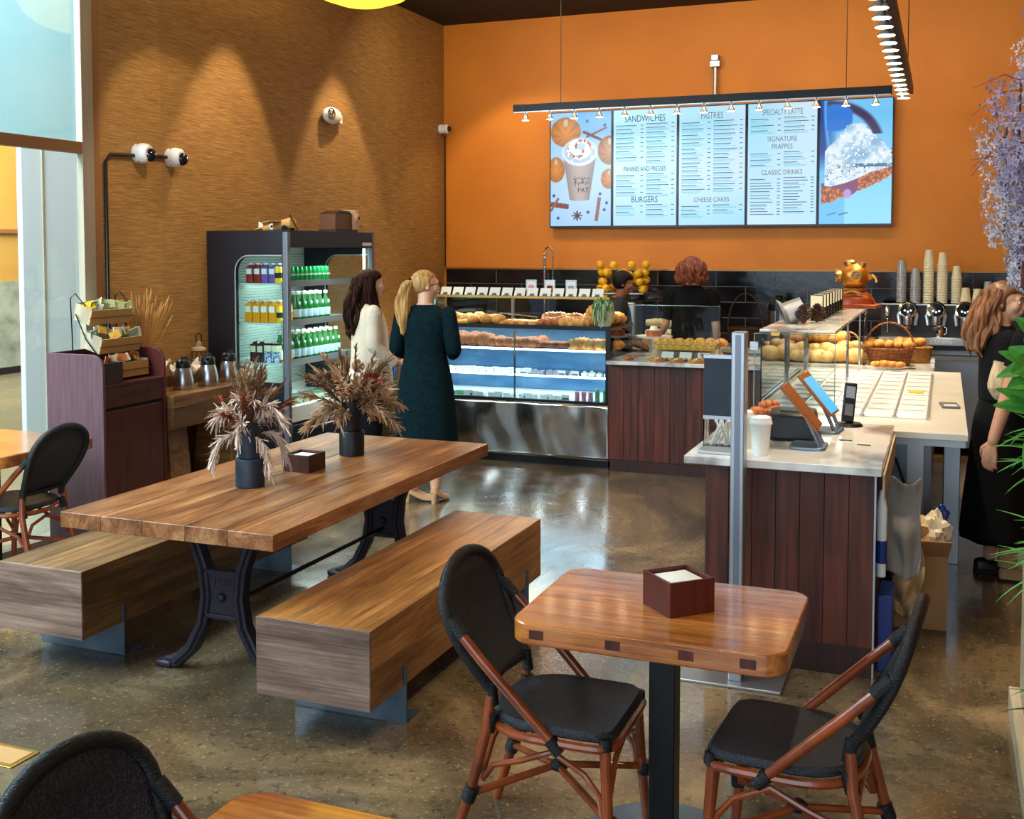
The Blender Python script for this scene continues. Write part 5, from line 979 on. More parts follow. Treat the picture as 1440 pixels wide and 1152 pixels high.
# on its top
t=T('grinder_funnel','grey metal funnel drum tipped over on the bread case top','funnel',(-.87,6.95,1.46)); Mf=Euler((.25,1.15,.5)).to_matrix().to_4x4(); MB().lathe([(.10,-.07),(.112,-.065),(.10,-.055),(.075,-.04),(.07,.07),(.0,.07)],seg=28,M=Mf,cap=False).build('drum','steel_soft',t,solid=.004); MB().lathe([(0,-.05),(.09,-.055)],seg=24,M=Mf).build('dark_mouth','black_plastic',t)
for i,(x,y) in enumerate(((-.80,6.88),(-.735,7.05))):
    t=T('pine_cone','brown pine cone on the bread case top, %s'%('beside the grey funnel' if i==0 else 'behind the first, next to the card holders'),'pine cone',(x,y,1.39))
    q=random.Random(i)
    MB().ball((0,0,.055),(.03,.03,.052),10,8).build('core','cone',t)
    for k in range(64):
        f=(k+.5)/64; a=k*2.4; z=.008+.1*f; r=.052*math.sin(PI*min(.97,f*.85+.12)); c_,s_=math.cos(a),math.sin(a)
        MB().rings([[Vector((c_*r*.35-s_*w_,s_*r*.35+c_*w_,z+h)) for w_,h in ((-.01,0),(.01,0),(.01,.004),(-.01,.004))],[Vector((c_*r-s_*w_,s_*r+c_*w_,z+.012+h)) for w_,h in ((-.012,0),(.012,0),(.008,.004),(-.008,.004))]]).build('scale','cone',t,smooth=0)
o=T('card_holder_stand','clear acrylic card holder in the row on the bread case top','card holder',group='acrylic card holders on the bread case')
bx(-.055,-.002,.0,.055,.002,.16).build('card','cup_cream',o,smooth=0); bx(-.06,-.006,0,.06,-.003,.08).build('acrylic_front','acrylic',o,smooth=0); bx(-.06,.003,0,.06,.006,.165).build('acrylic_back','acrylic',o,smooth=0); bx(-.06,-.03,0,.06,.03,.004).build('foot','acrylic',o,smooth=0)
spread(o,[(-.76,7.25+.20*k,1.39,-.75) for k in range(8)],fn=lambda i:'clear acrylic card holder on the bread case top, %s from the front'%ORD[i],ax=None)
# diving helmet
t=T('diving_helmet','copper and brass diving helmet on a red wooden base','helmet',(-.66,9.02,1.419),-.1)
bx(-.19,-.14,-.03,.19,.14,0).build('base_board','base_wood',t,bev=.005); MB().lathe([(.16,0),(.155,.03),(.12,.075),(.09,.095)],seg=30,sy=.8).build('breastplate','base_wood',t); MB().tube([(-.16,-.03,.02),(-.11,-.09,.075),(0,-.12,.1),(.11,-.09,.075),(.16,-.03,.02)],.008,6).build('brass_strap','gold_metal',t)
MB().lathe([(.085,.09),(.095,.11),(.085,.125)],seg=30,cap=False).build('collar_ring','gold_metal',t); MB().ball((0,0,.215),(.115,.115,.11),26,16).build('bonnet','copper',t)
Mw=Matrix.Translation((.025,-.105,.225))@Euler((PI/2,0,.15)).to_matrix().to_4x4(); MB().lathe([(.03,0),(.045,.0),(.045,.02),(.032,.022),(.03,.005)],seg=22,M=Mw,cap=False).build('front_port_ring','gold_metal',t); MB().lathe([(0,.003),(.032,.004)],seg=20,M=Mw).build('port_glass','dial_black',t)
for d in (-.014,.014): MB().tube([Mw@Vector((d,-.03,.02)),Mw@Vector((d,.03,.02))],.0025,5).build('grille_bar','gold_metal',t); MB().tube([Mw@Vector((-.03,d,.02)),Mw@Vector((.03,d,.02))],.0025,5).build('grille_bar','gold_metal',t)
Mw=Matrix.Translation((-.1,-.03,.22))@Euler((0,-PI/2,.3)).to_matrix().to_4x4(); MB().lathe([(.0,0),(.045,.0),(.045,.03),(.034,.034),(.0,.03)],seg=20,M=Mw).build('side_port','gold_metal',t)
for a in range(6): MB().ball(Mw@Vector((.042*math.cos(a),.042*math.sin(a),.034)),.008,6,5).build('bolt','gold_metal',t)
MB().lathe([(.0,.31),(.05,.305),(.05,.33),(.035,.345),(0,.345)],seg=20).build('top_port','gold_metal',t,loc=(-.03,-.01,0)); MB().lathe([(.0,.30),(.03,.295),(.032,.32),(0,.325)],seg=16).build('second_port','gold_metal',t,loc=(.06,-.02,0)); MB().tube([(.1,0,.2),(.14,-.01,.22),(.165,-.02,.2),(.17,-.02,.17)],[.02,.018,.015,.014],8).build('air_elbow','gold_metal',t)
# breads
zb=.947
row('round_loaf','loaf','bread_pale','round floury loaf leaning beside the wicker basket','loaf','round floury loaves',[(-.64,9.02,zb),(-.78,9.06,zb)],None,31,1.25)
row('bread_roll','bun','bread_gold','golden bread roll on the boards inside the bread case','roll','rolls inside the bread case',[(x,y,z) for (x,y,z) in [(-.98,9.3,1.078),(-.91,9.3,1.078),(-.84,9.3,1.078),(-.77,9.3,1.078)]],None,32,1.5)
row('long_roll','loaf','bread_pale','pale long roll inside the bread case','roll','pale rolls inside the bread case',[(x,y,zb) for x in (-1.0,-.93,-.86) for y in (9.0,9.12)]+[(-.97,9.2,zb+.05),(-.88,9.2,zb+.05),(-.74,9.25,zb+.06),(-.66,9.3,zb+.08)],None,33,.8)
t=tag(bx(-.2,-.06,0,.2,.06,.13).build('bread_board','barn_wood',bev=.004),'dark wooden riser holding rolls inside the bread case','board'); t.location=(-.88,9.34,zb)
wb1=wicker('bread_basket','large reddish wicker basket with a hoop handle full of rolls','xx',.3,.2,.13,'wicker',.17) if 0 else wicker('bread_basket','large reddish wicker basket with a hoop handle full of rolls',(-.39,9.02,zb),.36,.24,.13,'wicker',.20,0,.82)
row('basket_roll','bun','bread_gold','round roll in the large wicker basket','roll','rolls in the large wicker basket',[(-.39+.07*k,y,zb+.13) for k in (-2,-1,0,1,2) for y in (8.98,9.06)],None,34,1.05)
wicker('square_basket','golden woven basket behind the large wicker basket',(-.25,9.30,zb),.34,.2,.12,'wicker_gold',0,0,.9)
row('tan_roll','bun','bread_gold','tan roll in the golden basket behind','roll','rolls in the golden woven basket',[(-.25+.075*k,9.3,zb+.125) for k in (-1,0,1)],None,35,1.1)
wicker('small_basket','small golden basket with a hoop handle at the left of the loaves',(-.72,9.38,zb),.16,.14,.12,'wicker_gold',.1,0,.85)
row('small_roll','bun','bread_pale','small pale roll behind the round loaf','roll','small rolls behind the round loaf',[(-.62+.06*k,9.36,zb+.06) for k in range(5)],None,36,1.0)
t=tag(bx(-.18,-.07,0,.18,.07,.06).build('roll_riser','planter_wood',bev=.004),'low pale riser under the small rolls','board'); t.location=(-.5,9.4,zb)
row('bread_slice','croissant','bread_gold','slim toast slice standing before the wicker basket','bread slice','toast slices before the basket',[(-.47+.055*k,8.84,.95) for k in range(4)],None,37,.8)
t=T('steel_tongs','steel tongs lying at the far end of the white boxes','tongs',(-.28,8.60,.95),.7); MB().tube([(-.1,0,.0),(.1,.02,.012)],.006,6).tube([(-.1,0,.0),(.1,-.02,.012)],.006,6).build('arms','chrome',t)
# ---- till equipment
def tablet(label,loc,rz,screen,h=.0):
    t=T('till_terminal',label,'till',loc,rz)
    MB().prism(rrect(.18,.16,.03,4),'z',0,.014).build('base_plate','steel_blue',t,bev=.003)
    for sx in (-.055,.055): MB().tube([(sx,-.055,.012),(sx,-.02,.09),(sx,.02,.17)],.009,8).build('stand_arm','grey_metal',t)
    Mt=Matrix.Translation((0,.035,.185))@Euler((math.radians(50),0,0)).to_matrix().to_4x4()
    MB().box(-.10,-.125,-.008,.10,.125,.008,Mt).build('tablet_shell','tablet_orange',t,bev=.004)
    MB().box(-.09,-.115,.0082,.09,.095,.0092,Mt).build('screen',screen,t,smooth=0)
    MB().box(-.09,-.115,-.0092,.09,.115,-.0082,Mt).build('back_cover','tablet_orange',t,smooth=0)
    return t
tablet('till terminal with a brown tablet back, nearest the camera',(-.56,5.10,.95),math.radians(90),'tablet_orange')
tablet('till terminal with a lit blue screen beside the card reader',(-.535,5.58,.95),math.radians(84),'tablet_screen')
t=T('receipt_printer','black receipt printer box between the two tablets','printer',(-.66,5.34,.95),.1); bx(-.11,-.13,0,.11,.13,.13).build('case','black_plastic',t,bev=.018); bx(.11,-.1,.02,.114,.1,.11).build('grille','card_grey',t,bev=.002); bx(-.06,-.05,.13,.06,.05,.136).build('paper_lid','dark_plastic',t,bev=.003)
for k in range(4): bx(.114,-.09+.05*k,.02,.116,-.065+.05*k,.11).build('vent_slat','white_matte',t,smooth=0)
t=T('card_reader','black card reader standing upright on a round foot','card reader',(-.44,5.80,.95),.2); MB().lathe([(0,0),(.07,0),(.06,.016),(.02,.022),(0,.022)],seg=24).build('foot','black_plastic',t); Mt=Matrix.Translation((0,0,.12))@Euler((-.25,.12,0)).to_matrix().to_4x4(); MB().box(-.03,-.016,-.1,.03,.016,.1,Mt).build('reader_body','black_plastic',t,bev=.006); MB().box(-.022,-.018,.02,.022,-.016,.08,Mt).build('display','steel_soft',t,smooth=0); MB().box(-.02,-.018,-.07,.02,-.016,-.01,Mt).build('keypad','card_grey',t,smooth=0)
def pcup(label,loc):
    t=T('takeaway_cup',label,'cup',loc); MB().lathe([(0,0),(.033,0),(.033,.004),(.046,.142),(0,.142)],seg=30).build('cup_body','white_matte',t); MB().lathe([(.050,.138),(.050,.147),(.047,.151),(.045,.166),(.040,.170),(.038,.164),(0,.164)],seg=30).build('lid','white_gloss',t)
pcup('white lidded takeaway cup on the marble till counter, beside the tablet stand',(-.735,4.83,.95)); pcup('white lidded takeaway cup half hidden behind the silver sign post',(-.835,4.97,.95))
t=T('napkin_dispenser','clear acrylic box of utensils on the corner of the till counter','dispenser',(-.935,4.97,.95)); MB().box(-.07,-.06,0,.07,-.055,.13).box(-.07,.055,0,.07,.06,.13).box(-.07,-.055,0,-.065,.055,.13).box(.065,-.055,0,.07,.055,.13).build('acrylic_walls','acrylic',t,smooth=0); bx(-.065,-.055,0,.065,.055,.006).build('floor_plate','acrylic',t,smooth=0)
q=random.Random(6)
for k in range(12): MB().tube([(q.uniform(-.05,.05),q.uniform(-.04,.04),.008),(q.uniform(-.05,.05),q.uniform(-.04,.04),.12)],.004,5).build('utensil','white_gloss',t)
tag(MB().prism(rrect(.16,.12,.01,3),'z',0,.014).build('sign_block','steel_soft',bev=.003),'small silver block in front of the acrylic box','block').location=(-.92,4.83,.95)
t=T('pastry_plate','white pedestal plate of twisted pastries behind the sign post','plate',(-.80,5.45,.95)); MB().lathe([(0,0),(.05,0),(.03,.015),(.025,.06),(.10,.085),(.14,.092),(.13,.088),(0,.082)],seg=32).build('plate','white_gloss',t)
row('twisted_pastry','croissant','bread_brown','twisted brown pastry on the white pedestal plate','pastry','pastries on the pedestal plate',[(-.84,5.42,1.036),(-.76,5.44,1.036),(-.80,5.52,1.036),(-.79,5.45,1.062)],None,41,.85)
for i,(x,y,rz) in enumerate(((-.42,5.34,.1),(-.33,5.24,.5))):
    tag(bx(-.03,-.004,0,.03,.004,.004).build('pen','black_plastic',bev=.001),'dark pen lying on the marble, %s'%('the left of the two' if i==0 else 'the right of the two'),'pen').location=(x,y,.95)
# ---- silver floor sign post
t=T('floor_sign_stand','silver floor stand post with a dark sign panel before the till counter','sign stand',(-.80,4.66,0)); 
bx(-.028,-.045,.012,.028,.045,1.50).build('post','steel_soft',t,bev=.004,smooth=0); bx(-.012,-.047,.05,.012,-.044,1.49).build('post_channel','grey_metal',t,smooth=0); bx(-.24,-.10,0,.20,.22,.012).build('base_plate','steel_soft',t,bev=.003)
bx(-.148,-.018,1.14,-.028,.012,1.385).build('sign_panel','vase_blue',t,smooth=0); bx(-.15,-.02,1.385,-.026,.014,1.40).build('panel_rim','steel_soft',t,smooth=0); bx(-.15,-.02,1.125,-.026,.014,1.14).build('panel_rim','steel_soft',t,smooth=0)
# ---- clutter under the counter
t=T('cardboard_box','open cardboard box stuffed with paper bags beside the till counter','box',(-.09,5.75,0),.1); bx(-.12,-.12,0,.12,-.114,.36).build('side','cardboard',t); bx(-.12,.114,0,.12,.12,.36).build('side','cardboard',t); bx(-.12,-.114,0,-.114,.114,.36).build('side','cardboard',t); bx(.114,-.114,0,.12,.114,.36).build('side','cardboard',t); bx(-.114,-.114,0,.114,.114,.01).build('bottom','cardboard',t); MB().box(-.12,-.2,0,.12,-.0,.005,Matrix.Translation((0,-.12,.36))@Euler((-.6,0,0)).to_matrix().to_4x4()).build('flap','cardboard',t)
q=random.Random(12)
def crumple(name,m_,label,cat,loc,s,seed,group=None,rot=None):
    q2=random.Random(seed); off=Vector((q2.random()*9,q2.random()*9,q2.random()*9))
    def f(p):
        n_=noise.noise(p*2.1+off)*.55+noise.noise(p*5+off)*.22; return p*(1+n_)
    o=MB().ball((0,0,0),s,22,14,fn=f).build(name,m_,smooth=20); tag(o,label,cat,group); o.location=loc
    if rot: o.rotation_euler=rot
    return o
crumple('paper_bag','kraft','crumpled kraft paper bag on top of the cardboard box','bag',(-.11,5.74,.43),(.10,.09,.09),1); crumple('paper_bag','cream','pale crumpled paper bag at the right of the box top','bag',(-.03,5.74,.45),(.07,.07,.09),2); crumple('blue_wrapper','blue_plastic','dark blue wrapper behind the pale paper bag','wrapper',(.0,5.80,.49),(.04,.04,.08),3)
def drape(name,m_,label,cat,x,y,w,z0_,z1_,seed,n=4,depth=.03):
    o=MB().grid(lambda u,v:(lerp(x,x+w*(1-.35*abs(v-.5)),u)+.012*math.sin(v*7+seed),y+depth*noise.noise((u*n*.9+seed,v*2.2,seed))*1.6+.02*math.sin(v*9),lerp(z0_,z1_,v)+.02*math.sin(u*6+seed)),26,18).build(name,m_,solid=.003); return tag(o,label,cat)
drape('grey_cloth','cloth_grey','grey plastic bag hanging off the side of the till counter','bag',-.235,5.25,.17,.36,.80,1.,3,.04)
drape('pale_cloth','kraft','pale brown cloth bag hanging low beside the cardboard box','bag',-.20,5.5,.14,.10,.42,2.4,3,.04)
o=T('bottle_roll','clear wrap roll with a blue label hanging beside the counter','roll',(-.235,5.0,.42)); MB().lathe([(0,0),(.02,0),(.022,.3),(.01,.38),(0,.38)],seg=16).build('roll','white_gloss',o); MB().lathe([(.023,.06),(.0235,.16)],seg=16,cap=False).build('blue_label','blue_plastic',o)
tag(bx(-.03,-.12,0,.03,.12,.34).build('blue_folder','blue_plastic',bev=.004),'dark blue plastic panel standing under the counter edge','panel').location=(-.215,5.1,0)
t=T('black_cable','black cable hanging under the white counter','cable',(0,0,0)); MB().tube([(-.21,5.7,.82),(-.17,5.72,.7),(-.14,5.74,.55),(-.16,5.76,.42)],.008,6).build('cable','black_plastic',t)
# ---------------------------------------------------------------- people
def bake(o):
    dg=bpy.context.evaluated_depsgraph_get(); me=bpy.data.meshes.new_from_object(o.evaluated_get(dg)); o.modifiers.clear(); o.data=me; return o
def limb(mb,P,R,seg=14):
    # densify with catmull-like interpolation, rounded ends
    P=[Vector(p) for p in P]; Q=[];S_=[]
    for i in range(len(P)-1):
        for k in range(5):
            u=k/5; p0=P[max(i-1,0)];p1=P[i];p2=P[i+1];p3=P[min(i+2,len(P)-1)]
            Q.append(.5*((2*p1)+(-p0+p2)*u+(2*p0-5*p1+4*p2-p3)*u*u+(-p0+3*p1-3*p2+p3)*u**3)); S_.append(lerp(R[i],R[i+1],u))
    Q.append(P[-1]); S_.append(R[-1]); mb.tube(Q,S_,seg); mb.ball(P[0],R[0],seg,8); mb.ball(P[-1],R[-1],seg,8)
def hand(mb,w,d,n,side,curl=.5):
    """w wrist, d pointing direction, n back-of-hand normal, side +1 if thumb lies towards d x n"""
    w=Vector(w); d=Vector(d).normalized(); n=Vector(n); n=(n-d*n.dot(d)).normalized(); s=d.cross(n)*side
    for k in range(5): mb.ball(w+d*(.018+.017*k),(.030,.030,.018) if 0 else .019+.003*math.sin(k),10,6)
    for j in range(4):
        b=w+d*.075+s*(.030-.020*j); mb.tube([w+d*.02+s*(.012-.008*j),b],[.012,.0098],8)
        L_=(.072,.080,.075,.058)[j]; P=[b]; dd=d.copy()
        for k in range(3):
            dd=(dd-n*curl*(.45+.25*k)).normalized(); P.append(P[-1]+dd*L_*(.42,.32,.26)[k])
        mb.tube(P,[.0095,.009,.0082,.0065],8); mb.ball(P[-1],.0068,8,6)
    b=w+d*.022+s*.02; P=[b,b+(d*.6+s*.7-n*.15).normalized()*.035,b+(d*.6+s*.7-n*.15).normalized()*.035+(d*.9+s*.2-n*.4).normalized()*.032,b+(d*.6+s*.7-n*.15).normalized()*.035+(d*.9+s*.2-n*.5).normalized()*.056]
    mb.tube(P,[.013,.011,.0095,.007],8); mb.ball(P[-1],.0072,8,6)
def head(mb,hc,yaw,pitch=0,f=1.0):
    E=(Euler((0,0,yaw)).to_matrix()@Euler((pitch,0,0)).to_matrix()); hc=Vector(hc)
    G=lambda x,y,z: hc+E@Vector((x*f,y*f,z*f)); e=E.to_euler()
    B=lambda c,r,rot=None: mb.ball(G(*c),tuple(k*f for k in r),18,12,rot=e)
    B((0,-.012,.028),(.073,.092,.083)); B((0,.018,-.025),(.058,.066,.075)); B((0,.045,-.075),(.034,.034,.030)); B((0,.074,-.088),(.017,.015,.014))
    B((0,.074,.022),(.045,.02,.03)); mb.tube([G(0,.084,.012),G(0,.094,-.008),G(0,.108,-.028),G(0,.088,-.036)],[.007,.008,.011,.008],8)
    B((0,.088,-.050),(.020,.010,.006)); B((0,.086,-.060),(.018,.011,.006))
    for s in (-1,1): B((s*.074,-.008,-.008),(.008,.018,.030)); B((s*.036,.06,-.02),(.026,.026,.026)); B((s*.03,.078,.026),(.02,.01,.008))
    return G,e
def human(name,label,loc,rz,H,build,neck=(0,-.01),group=None):
    t=T(name,label,'person',loc,rz,group); k=H/1.70
    t.scale=(k,k,k); return t
def body(t,m_,legs,arms,yaw,pitch=0,hip=.09,shoulder=.17,chest=(.145,.10),waist=(.125,.09),hips=(.165,.115),lean=0,hands=True,hz=1.585):
    mb=MB(); seg=20
    def ring(z,rx,ry,cy=0): return [(rx*math.cos(2*PI*j/seg),cy+ry*math.sin(2*PI*j/seg),z) for j in range(seg)]
    mb.rings([ring(.80,hips[0]*.7,hips[1]*.8),ring(.86,hips[0],hips[1]),ring(.95,hips[0]*.98,hips[1]),ring(1.08,*waist),ring(1.2,chest[0]*.98,chest[1]),ring(1.30,chest[0]*1.05,chest[1],.0),ring(1.38,chest[0]*1.05,chest[1]*.8,-.005),ring(1.43,.09,.06,-.01),ring(1.45,.06,.05,-.01)])
    hc=Vector((0,.012+lean,hz)); limb(mb,[(0,-.015,1.38),(0,-.012+lean*.6,1.46),(0,.0+lean,1.53)],[.062,.052,.052])
    G,e=head(mb,hc,yaw,pitch)
    for P in legs: limb(mb,P,[.085,.056,.036][:len(P)] if len(P)==3 else [.085,.056,.05,.036])
    for (P,dn,side) in arms:
        limb(mb,P,[.048,.040,.036,.024][:len(P)] if len(P)==4 else [.046,.036,.024]); 
        if hands and dn:
            hand(mb,P[-1],dn[0],dn[1],side)
    o=mb.build('body',m_,t,smooth=0); r=o.modifiers.new('r','REMESH'); r.mode='VOXEL'; r.voxel_size=.0065; r.use_smooth_shade=True
    sm=o.modifiers.new('s','SMOOTH'); sm.factor=.5; sm.iterations=4
    bpy.context.view_layer.update(); bake(o); o.data.polygons.foreach_set('use_smooth',[True]*len(o.data.polygons))
    for s in (-1,1):
        MB().ball(G(s*.03,.0775,.004),(.011,.009,.008),10,6).build('eye','white_gloss',t); MB().ball(G(s*.03,.083,.004),(.0055,.006,.0055),8,6).build('iris','eye_dark',t)
        MB().tube([G(s*.015,.091,.026),G(s*.03,.092,.032),G(s*.048,.08,.026)],[.002,.003,.0015],6).build('eyebrow','hair_dark',t)
    MB().ball(G(0,.094,-.055),(.019,.007,.006),12,6,rot=e).build('lips','lips',t)
    return G,e
def garment(t,name,m_,rings,seg=48,fold=0,nf=11,seed=0,solid=.004):
    R=[]
    for i,(z,rx,ry,cx,cy,f) in enumerate(rings): R.append([(cx+rx*math.cos(2*PI*j/seg)*(1+f*math.sin(2*PI*j/seg*nf+seed+i*.35)),cy+ry*math.sin(2*PI*j/seg)*(1+f*math.sin(2*PI*j/seg*nf+seed+i*.35)),z+ (f*.05*math.sin(2*PI*j/seg*3))) for j in range(seg)])
    return MB().rings(R,cap=False).build(name,m_,t,solid=solid,subd=1)
def sleeve(t,m_,P,R,name='sleeve'):
    mb=MB(); P=[Vector(p) for p in P]; Q=[];S_=[]
    for i in range(len(P)-1):
        for k in range(5): Q.append(P[i].lerp(P[i+1],k/5)); S_.append(lerp(R[i],R[i+1],k/5)*(1+.04*math.sin(k*2.6+i)))
    Q.append(P[-1]); S_.append(R[-1]); mb.tube(Q,S_,16,cap=False); mb.ball(P[0],R[0]*.99,14,8); return mb.build(name,m_,t,solid=.003,subd=1)
def shoe(t,x,y,yaw,m_,name='shoe',heel=0,z=0,sole='sole'):
    E=Matrix.Translation((x,y,z))@Matrix.Rotation(yaw,4,'Z'); mb=MB(); R=[]
    for (yy,w,h,zb) in ((-.065,.02,.05,.0),(-.05,.034,.07,.0),(.0,.036,.075,.0),(.06,.04,.055,.0),(.12,.044,.04,0),(.165,.034,.03,0),(.185,.012,.018,0)):
        zb=.012+heel*max(0,(.06-yy)/.12 if yy<.06 else 0); R.append([E@Vector((w*math.cos(a),yy,zb+max(0,math.sin(a))*h)) for a in [2*PI*k/16 for k in range(16)]])
    o=mb.rings(R).build(name,m_,t,subd=1)
    if heel: MB().tube([E@Vector((0,-.045,heel+.012)),E@Vector((0,-.05,0))],[.024,.016],8).build('heel',m_,t)
    else: MB().prism([(.0+ .042*c_*(1 if s_>0 else .85),.06+.128*s_) for c_,s_ in [(math.cos(a),math.sin(a)) for a in [2*PI*k/20 for k in range(20)]]],'z',0,.018).build('sole',sole,t).matrix_local=E
    return o
def hair(t,G,e,m_,front=.35,locks=(),s=(.086,.108,.098),seed=1):
    q=random.Random(seed)
    def fn(p):
        # recede in front of the face
        if p.y>.15 and p.z<front: k=min(1,(p.y-.15)*2.2)*min(1,(front-p.z)*2.2); p=Vector((p.x*(1-.25*k),p.y*(1-.55*k),p.z))
        return p*(1+.015*math.sin(p.x*23+p.z*9))
    mb=MB(); mb.ball(G(0,-.014,.022),s,30,20,rot=e,fn=fn); mb.build('hair_cap',m_,t)
    for L_ in locks:
        mb=MB(); P=[Vector(G(*p)) for p in L_['p']]; R=L_['r']; n=L_.get('n',9); sp=L_.get('s',.02)
        for k in range(n):
            a=2*PI*k/n; off=Vector((math.cos(a)*sp,math.sin(a)*sp,0)); w_=L_.get('w',.008)
            Q=[]; S_=[]
            for i in range(len(P)-1):
                for j in range(6):
                    u=j/6; f=(i+u)/(len(P)-1); Q.append(P[i].lerp(P[i+1],u)+off*(.6+.8*math.sin(PI*min(1,f*.9)))+Vector((w_*math.sin(f*11+k),w_*math.cos(f*10+k*2),0))); S_.append(lerp(R[i],R[i+1],u))
            Q.append(P[-1]+off*.5+Vector((0,0,q.uniform(-.03,.03)))); S_.append(.002); mb.tube(Q,S_,7)
        mb.build('hair_lock',m_,t)
# woman in the cream blouse, facing right towards the case
t=human('person','woman with long dark wavy hair and a cream blouse standing by the fridge',(-4.14,7.50,0),math.radians(-52),1.69,0)
armL=[(-.165,0,1.37),(-.205,.0,1.12),(-.17,.18,1.0)]; armR=[(.165,0,1.37),(.21,-.01,1.12),(.17,.17,.98)]
G,e=body(t,'skin',[[(-.09,0,.86),(-.1,.01,.48),(-.1,-.02,.08)],[(.09,0,.86),(.1,.01,.48),(.1,-.02,.08)]],[(armL,((.3,.9,.1),(-.4,.1,.9)),1),(armR,((-.3,.9,.1),(.4,.1,.9)),-1)],.15)
garment(t,'blouse','blouse',[(.80,.205,.17,0,.01,.05),(.90,.20,.165,0,.01,.04),(1.02,.185,.15,0,.005,.03),(1.15,.178,.142,0,0,.02),(1.26,.178,.138,0,0,.012),(1.34,.18,.118,0,-.005,.006),(1.40,.155,.092,0,-.01,0),(1.435,.10,.072,0,-.008,0),(1.455,.075,.062,0,-.005,0)],nf=9)
for s_,A in ((-1,armL),(1,armR)): sleeve(t,'blouse',A,[.066,.058,.042])
garment(t,'trousers','black_cloth',[(.93,.17,.125,0,0,0),(.84,.182,.135,0,0,.0),(.76,.185,.13,0,0,0)],nf=3)
for s_ in (-1,1): sleeve(t,'black_cloth',[(s_*.09,0,.82),(s_*.1,.01,.48),(s_*.1,-.015,.09)],[.098,.072,.058],'trouser_leg'); shoe(t,s_*.1,-.0,-s_*.1,'black_plastic')
hair(t,G,e,'hair_dark',.4,[{'p':[(-.06,-.05,.06),(-.085,-.07,-.1),(-.09,-.09,-.22),(-.07,-.11,-.34),(-.06,-.10,-.42)],'r':[.02,.022,.02,.018,.008],'n':10,'s':.03,'w':.012},{'p':[(.0,-.09,.05),(.0,-.12,-.12),(0,-.13,-.26),(.0,-.14,-.40)],'r':[.022,.024,.022,.01],'n':12,'s':.05,'w':.012},{'p':[(.06,-.04,.06),(.085,-.03,-.1),(.09,.0,-.22),(.08,.03,-.32),(.07,.03,-.38)],'r':[.02,.02,.02,.016,.008],'n':9,'s':.025,'w':.012},{'p':[(-.06,.02,.07),(-.085,.02,-.08),(-.10,.03,-.20),(-.10,.04,-.33)],'r':[.014,.018,.018,.008],'n':7,'s':.02,'w':.012}],s=(.092,.112,.102))
# woman in the dark green dress, seen from behind
t=human('person','woman with a blonde ponytail and glasses in a long dark green dress',(-3.50,7.17,0),math.radians(8),1.70,0)
armL=[(-.17,0,1.37),(-.22,-.02,1.12),(-.16,.19,1.06)]; armR=[(.17,0,1.37),(.225,-.03,1.12),(.15,.19,1.07)]
G,e=body(t,'skin',[[(-.08,0,.90),(-.085,.01,.50),(-.08,-.03,.12)],[(.08,0,.90),(.085,.01,.50),(.08,-.03,.12)]],[(armL,((.5,.8,.3),(-.3,0,.9)),1),(armR,((-.5,.8,.3),(.3,0,.9)),-1)],-.95,.0)
garment(t,'dress','dress_green',[(.44,.235,.20,0,0,.035),(.55,.235,.195,0,0,.03),(.70,.222,.18,0,0,.022),(.85,.205,.165,0,0,.012),(.95,.19,.15,0,0,.006),(1.05,.162,.125,0,0,.006),(1.12,.15,.115,0,0,.004),(1.22,.165,.122,0,0,.004),(1.32,.176,.122,0,0,.002),(1.38,.168,.10,0,-.005,0),(1.425,.12,.078,0,-.01,0),(1.45,.075,.062,0,-.01,0)],nf=7)
for A in (armL,armR): sleeve(t,'dress_green',A,[.066,.058,.045])
MB().tube([(.15*math.cos(k*PI/14),.115*math.sin(k*PI/14),1.115) for k in range(28)],.007,5,close=True).build('waist_seam','dress_green',t)
for s_,yaw in ((-1,-1.2),(1,-.15)): shoe(t,s_*.085,-.01,yaw,'nude_shoe','high_heel_shoe',.065)
hair(t,G,e,'hair_blonde',.5,[{'p':[(.0,-.115,.03),(-.0,-.15,.0),(-.01,-.17,-.12),(-.02,-.165,-.26),(-.02,-.15,-.36)],'r':[.014,.022,.024,.020,.008],'n':9,'s':.022,'w':.006}],s=(.080,.102,.092))
MB().tube([(G(.02*math.cos(k*PI/8),-.118+.0,.03+.02*math.sin(k*PI/8))) for k in range(16)],.006,6,close=True).build('hair_tie','black_cloth',t)
for s_ in (-1,1): MB().tube([G(s_*.032+.02*math.cos(k*PI/8),.099,.004+.016*math.sin(k*PI/8)) for k in range(16)],.0025,5,close=True).build('glasses_rim','glasses',t); MB().tube([G(s_*.054,.096,.008),G(s_*.078,.02,.006),G(s_*.078,-.02,.0)],.0028,5).build('glasses_arm','glasses',t)
# auburn haired server seen from behind
t=human('person','server with auburn curly bob in a black tee seen from behind',(-2.16,9.98,0),math.radians(12),1.77,0)
armL=[(-.175,0,1.37),(-.225,.02,1.12),(-.27,.20,1.0)]; armR=[(.175,0,1.37),(.21,-.02,1.10),(.20,.12,.9)]
G,e=body(t,'skin',[[(-.08,0,.90),(-.085,.01,.50),(-.08,-.03,.10)],[(.08,0,.90),(.085,.01,.50),(.08,-.03,.10)]],[(armL,((-.5,.8,-.2),(0,.3,.9)),1),(armR,((0,.7,-.6),(.5,0,.8)),-1)],-.1,-.12,lean=.02)
garment(t,'tee_shirt','black_cloth',[(.86,.185,.14,0,0,.015),(.97,.182,.135,0,0,.012),(1.1,.168,.128,0,0,.01),(1.24,.178,.125,0,0,.004),(1.34,.185,.115,0,-.005,0),(1.40,.165,.092,0,-.01,0),(1.44,.10,.072,0,-.01,0),(1.46,.07,.06,0,-.01,0)],nf=6)
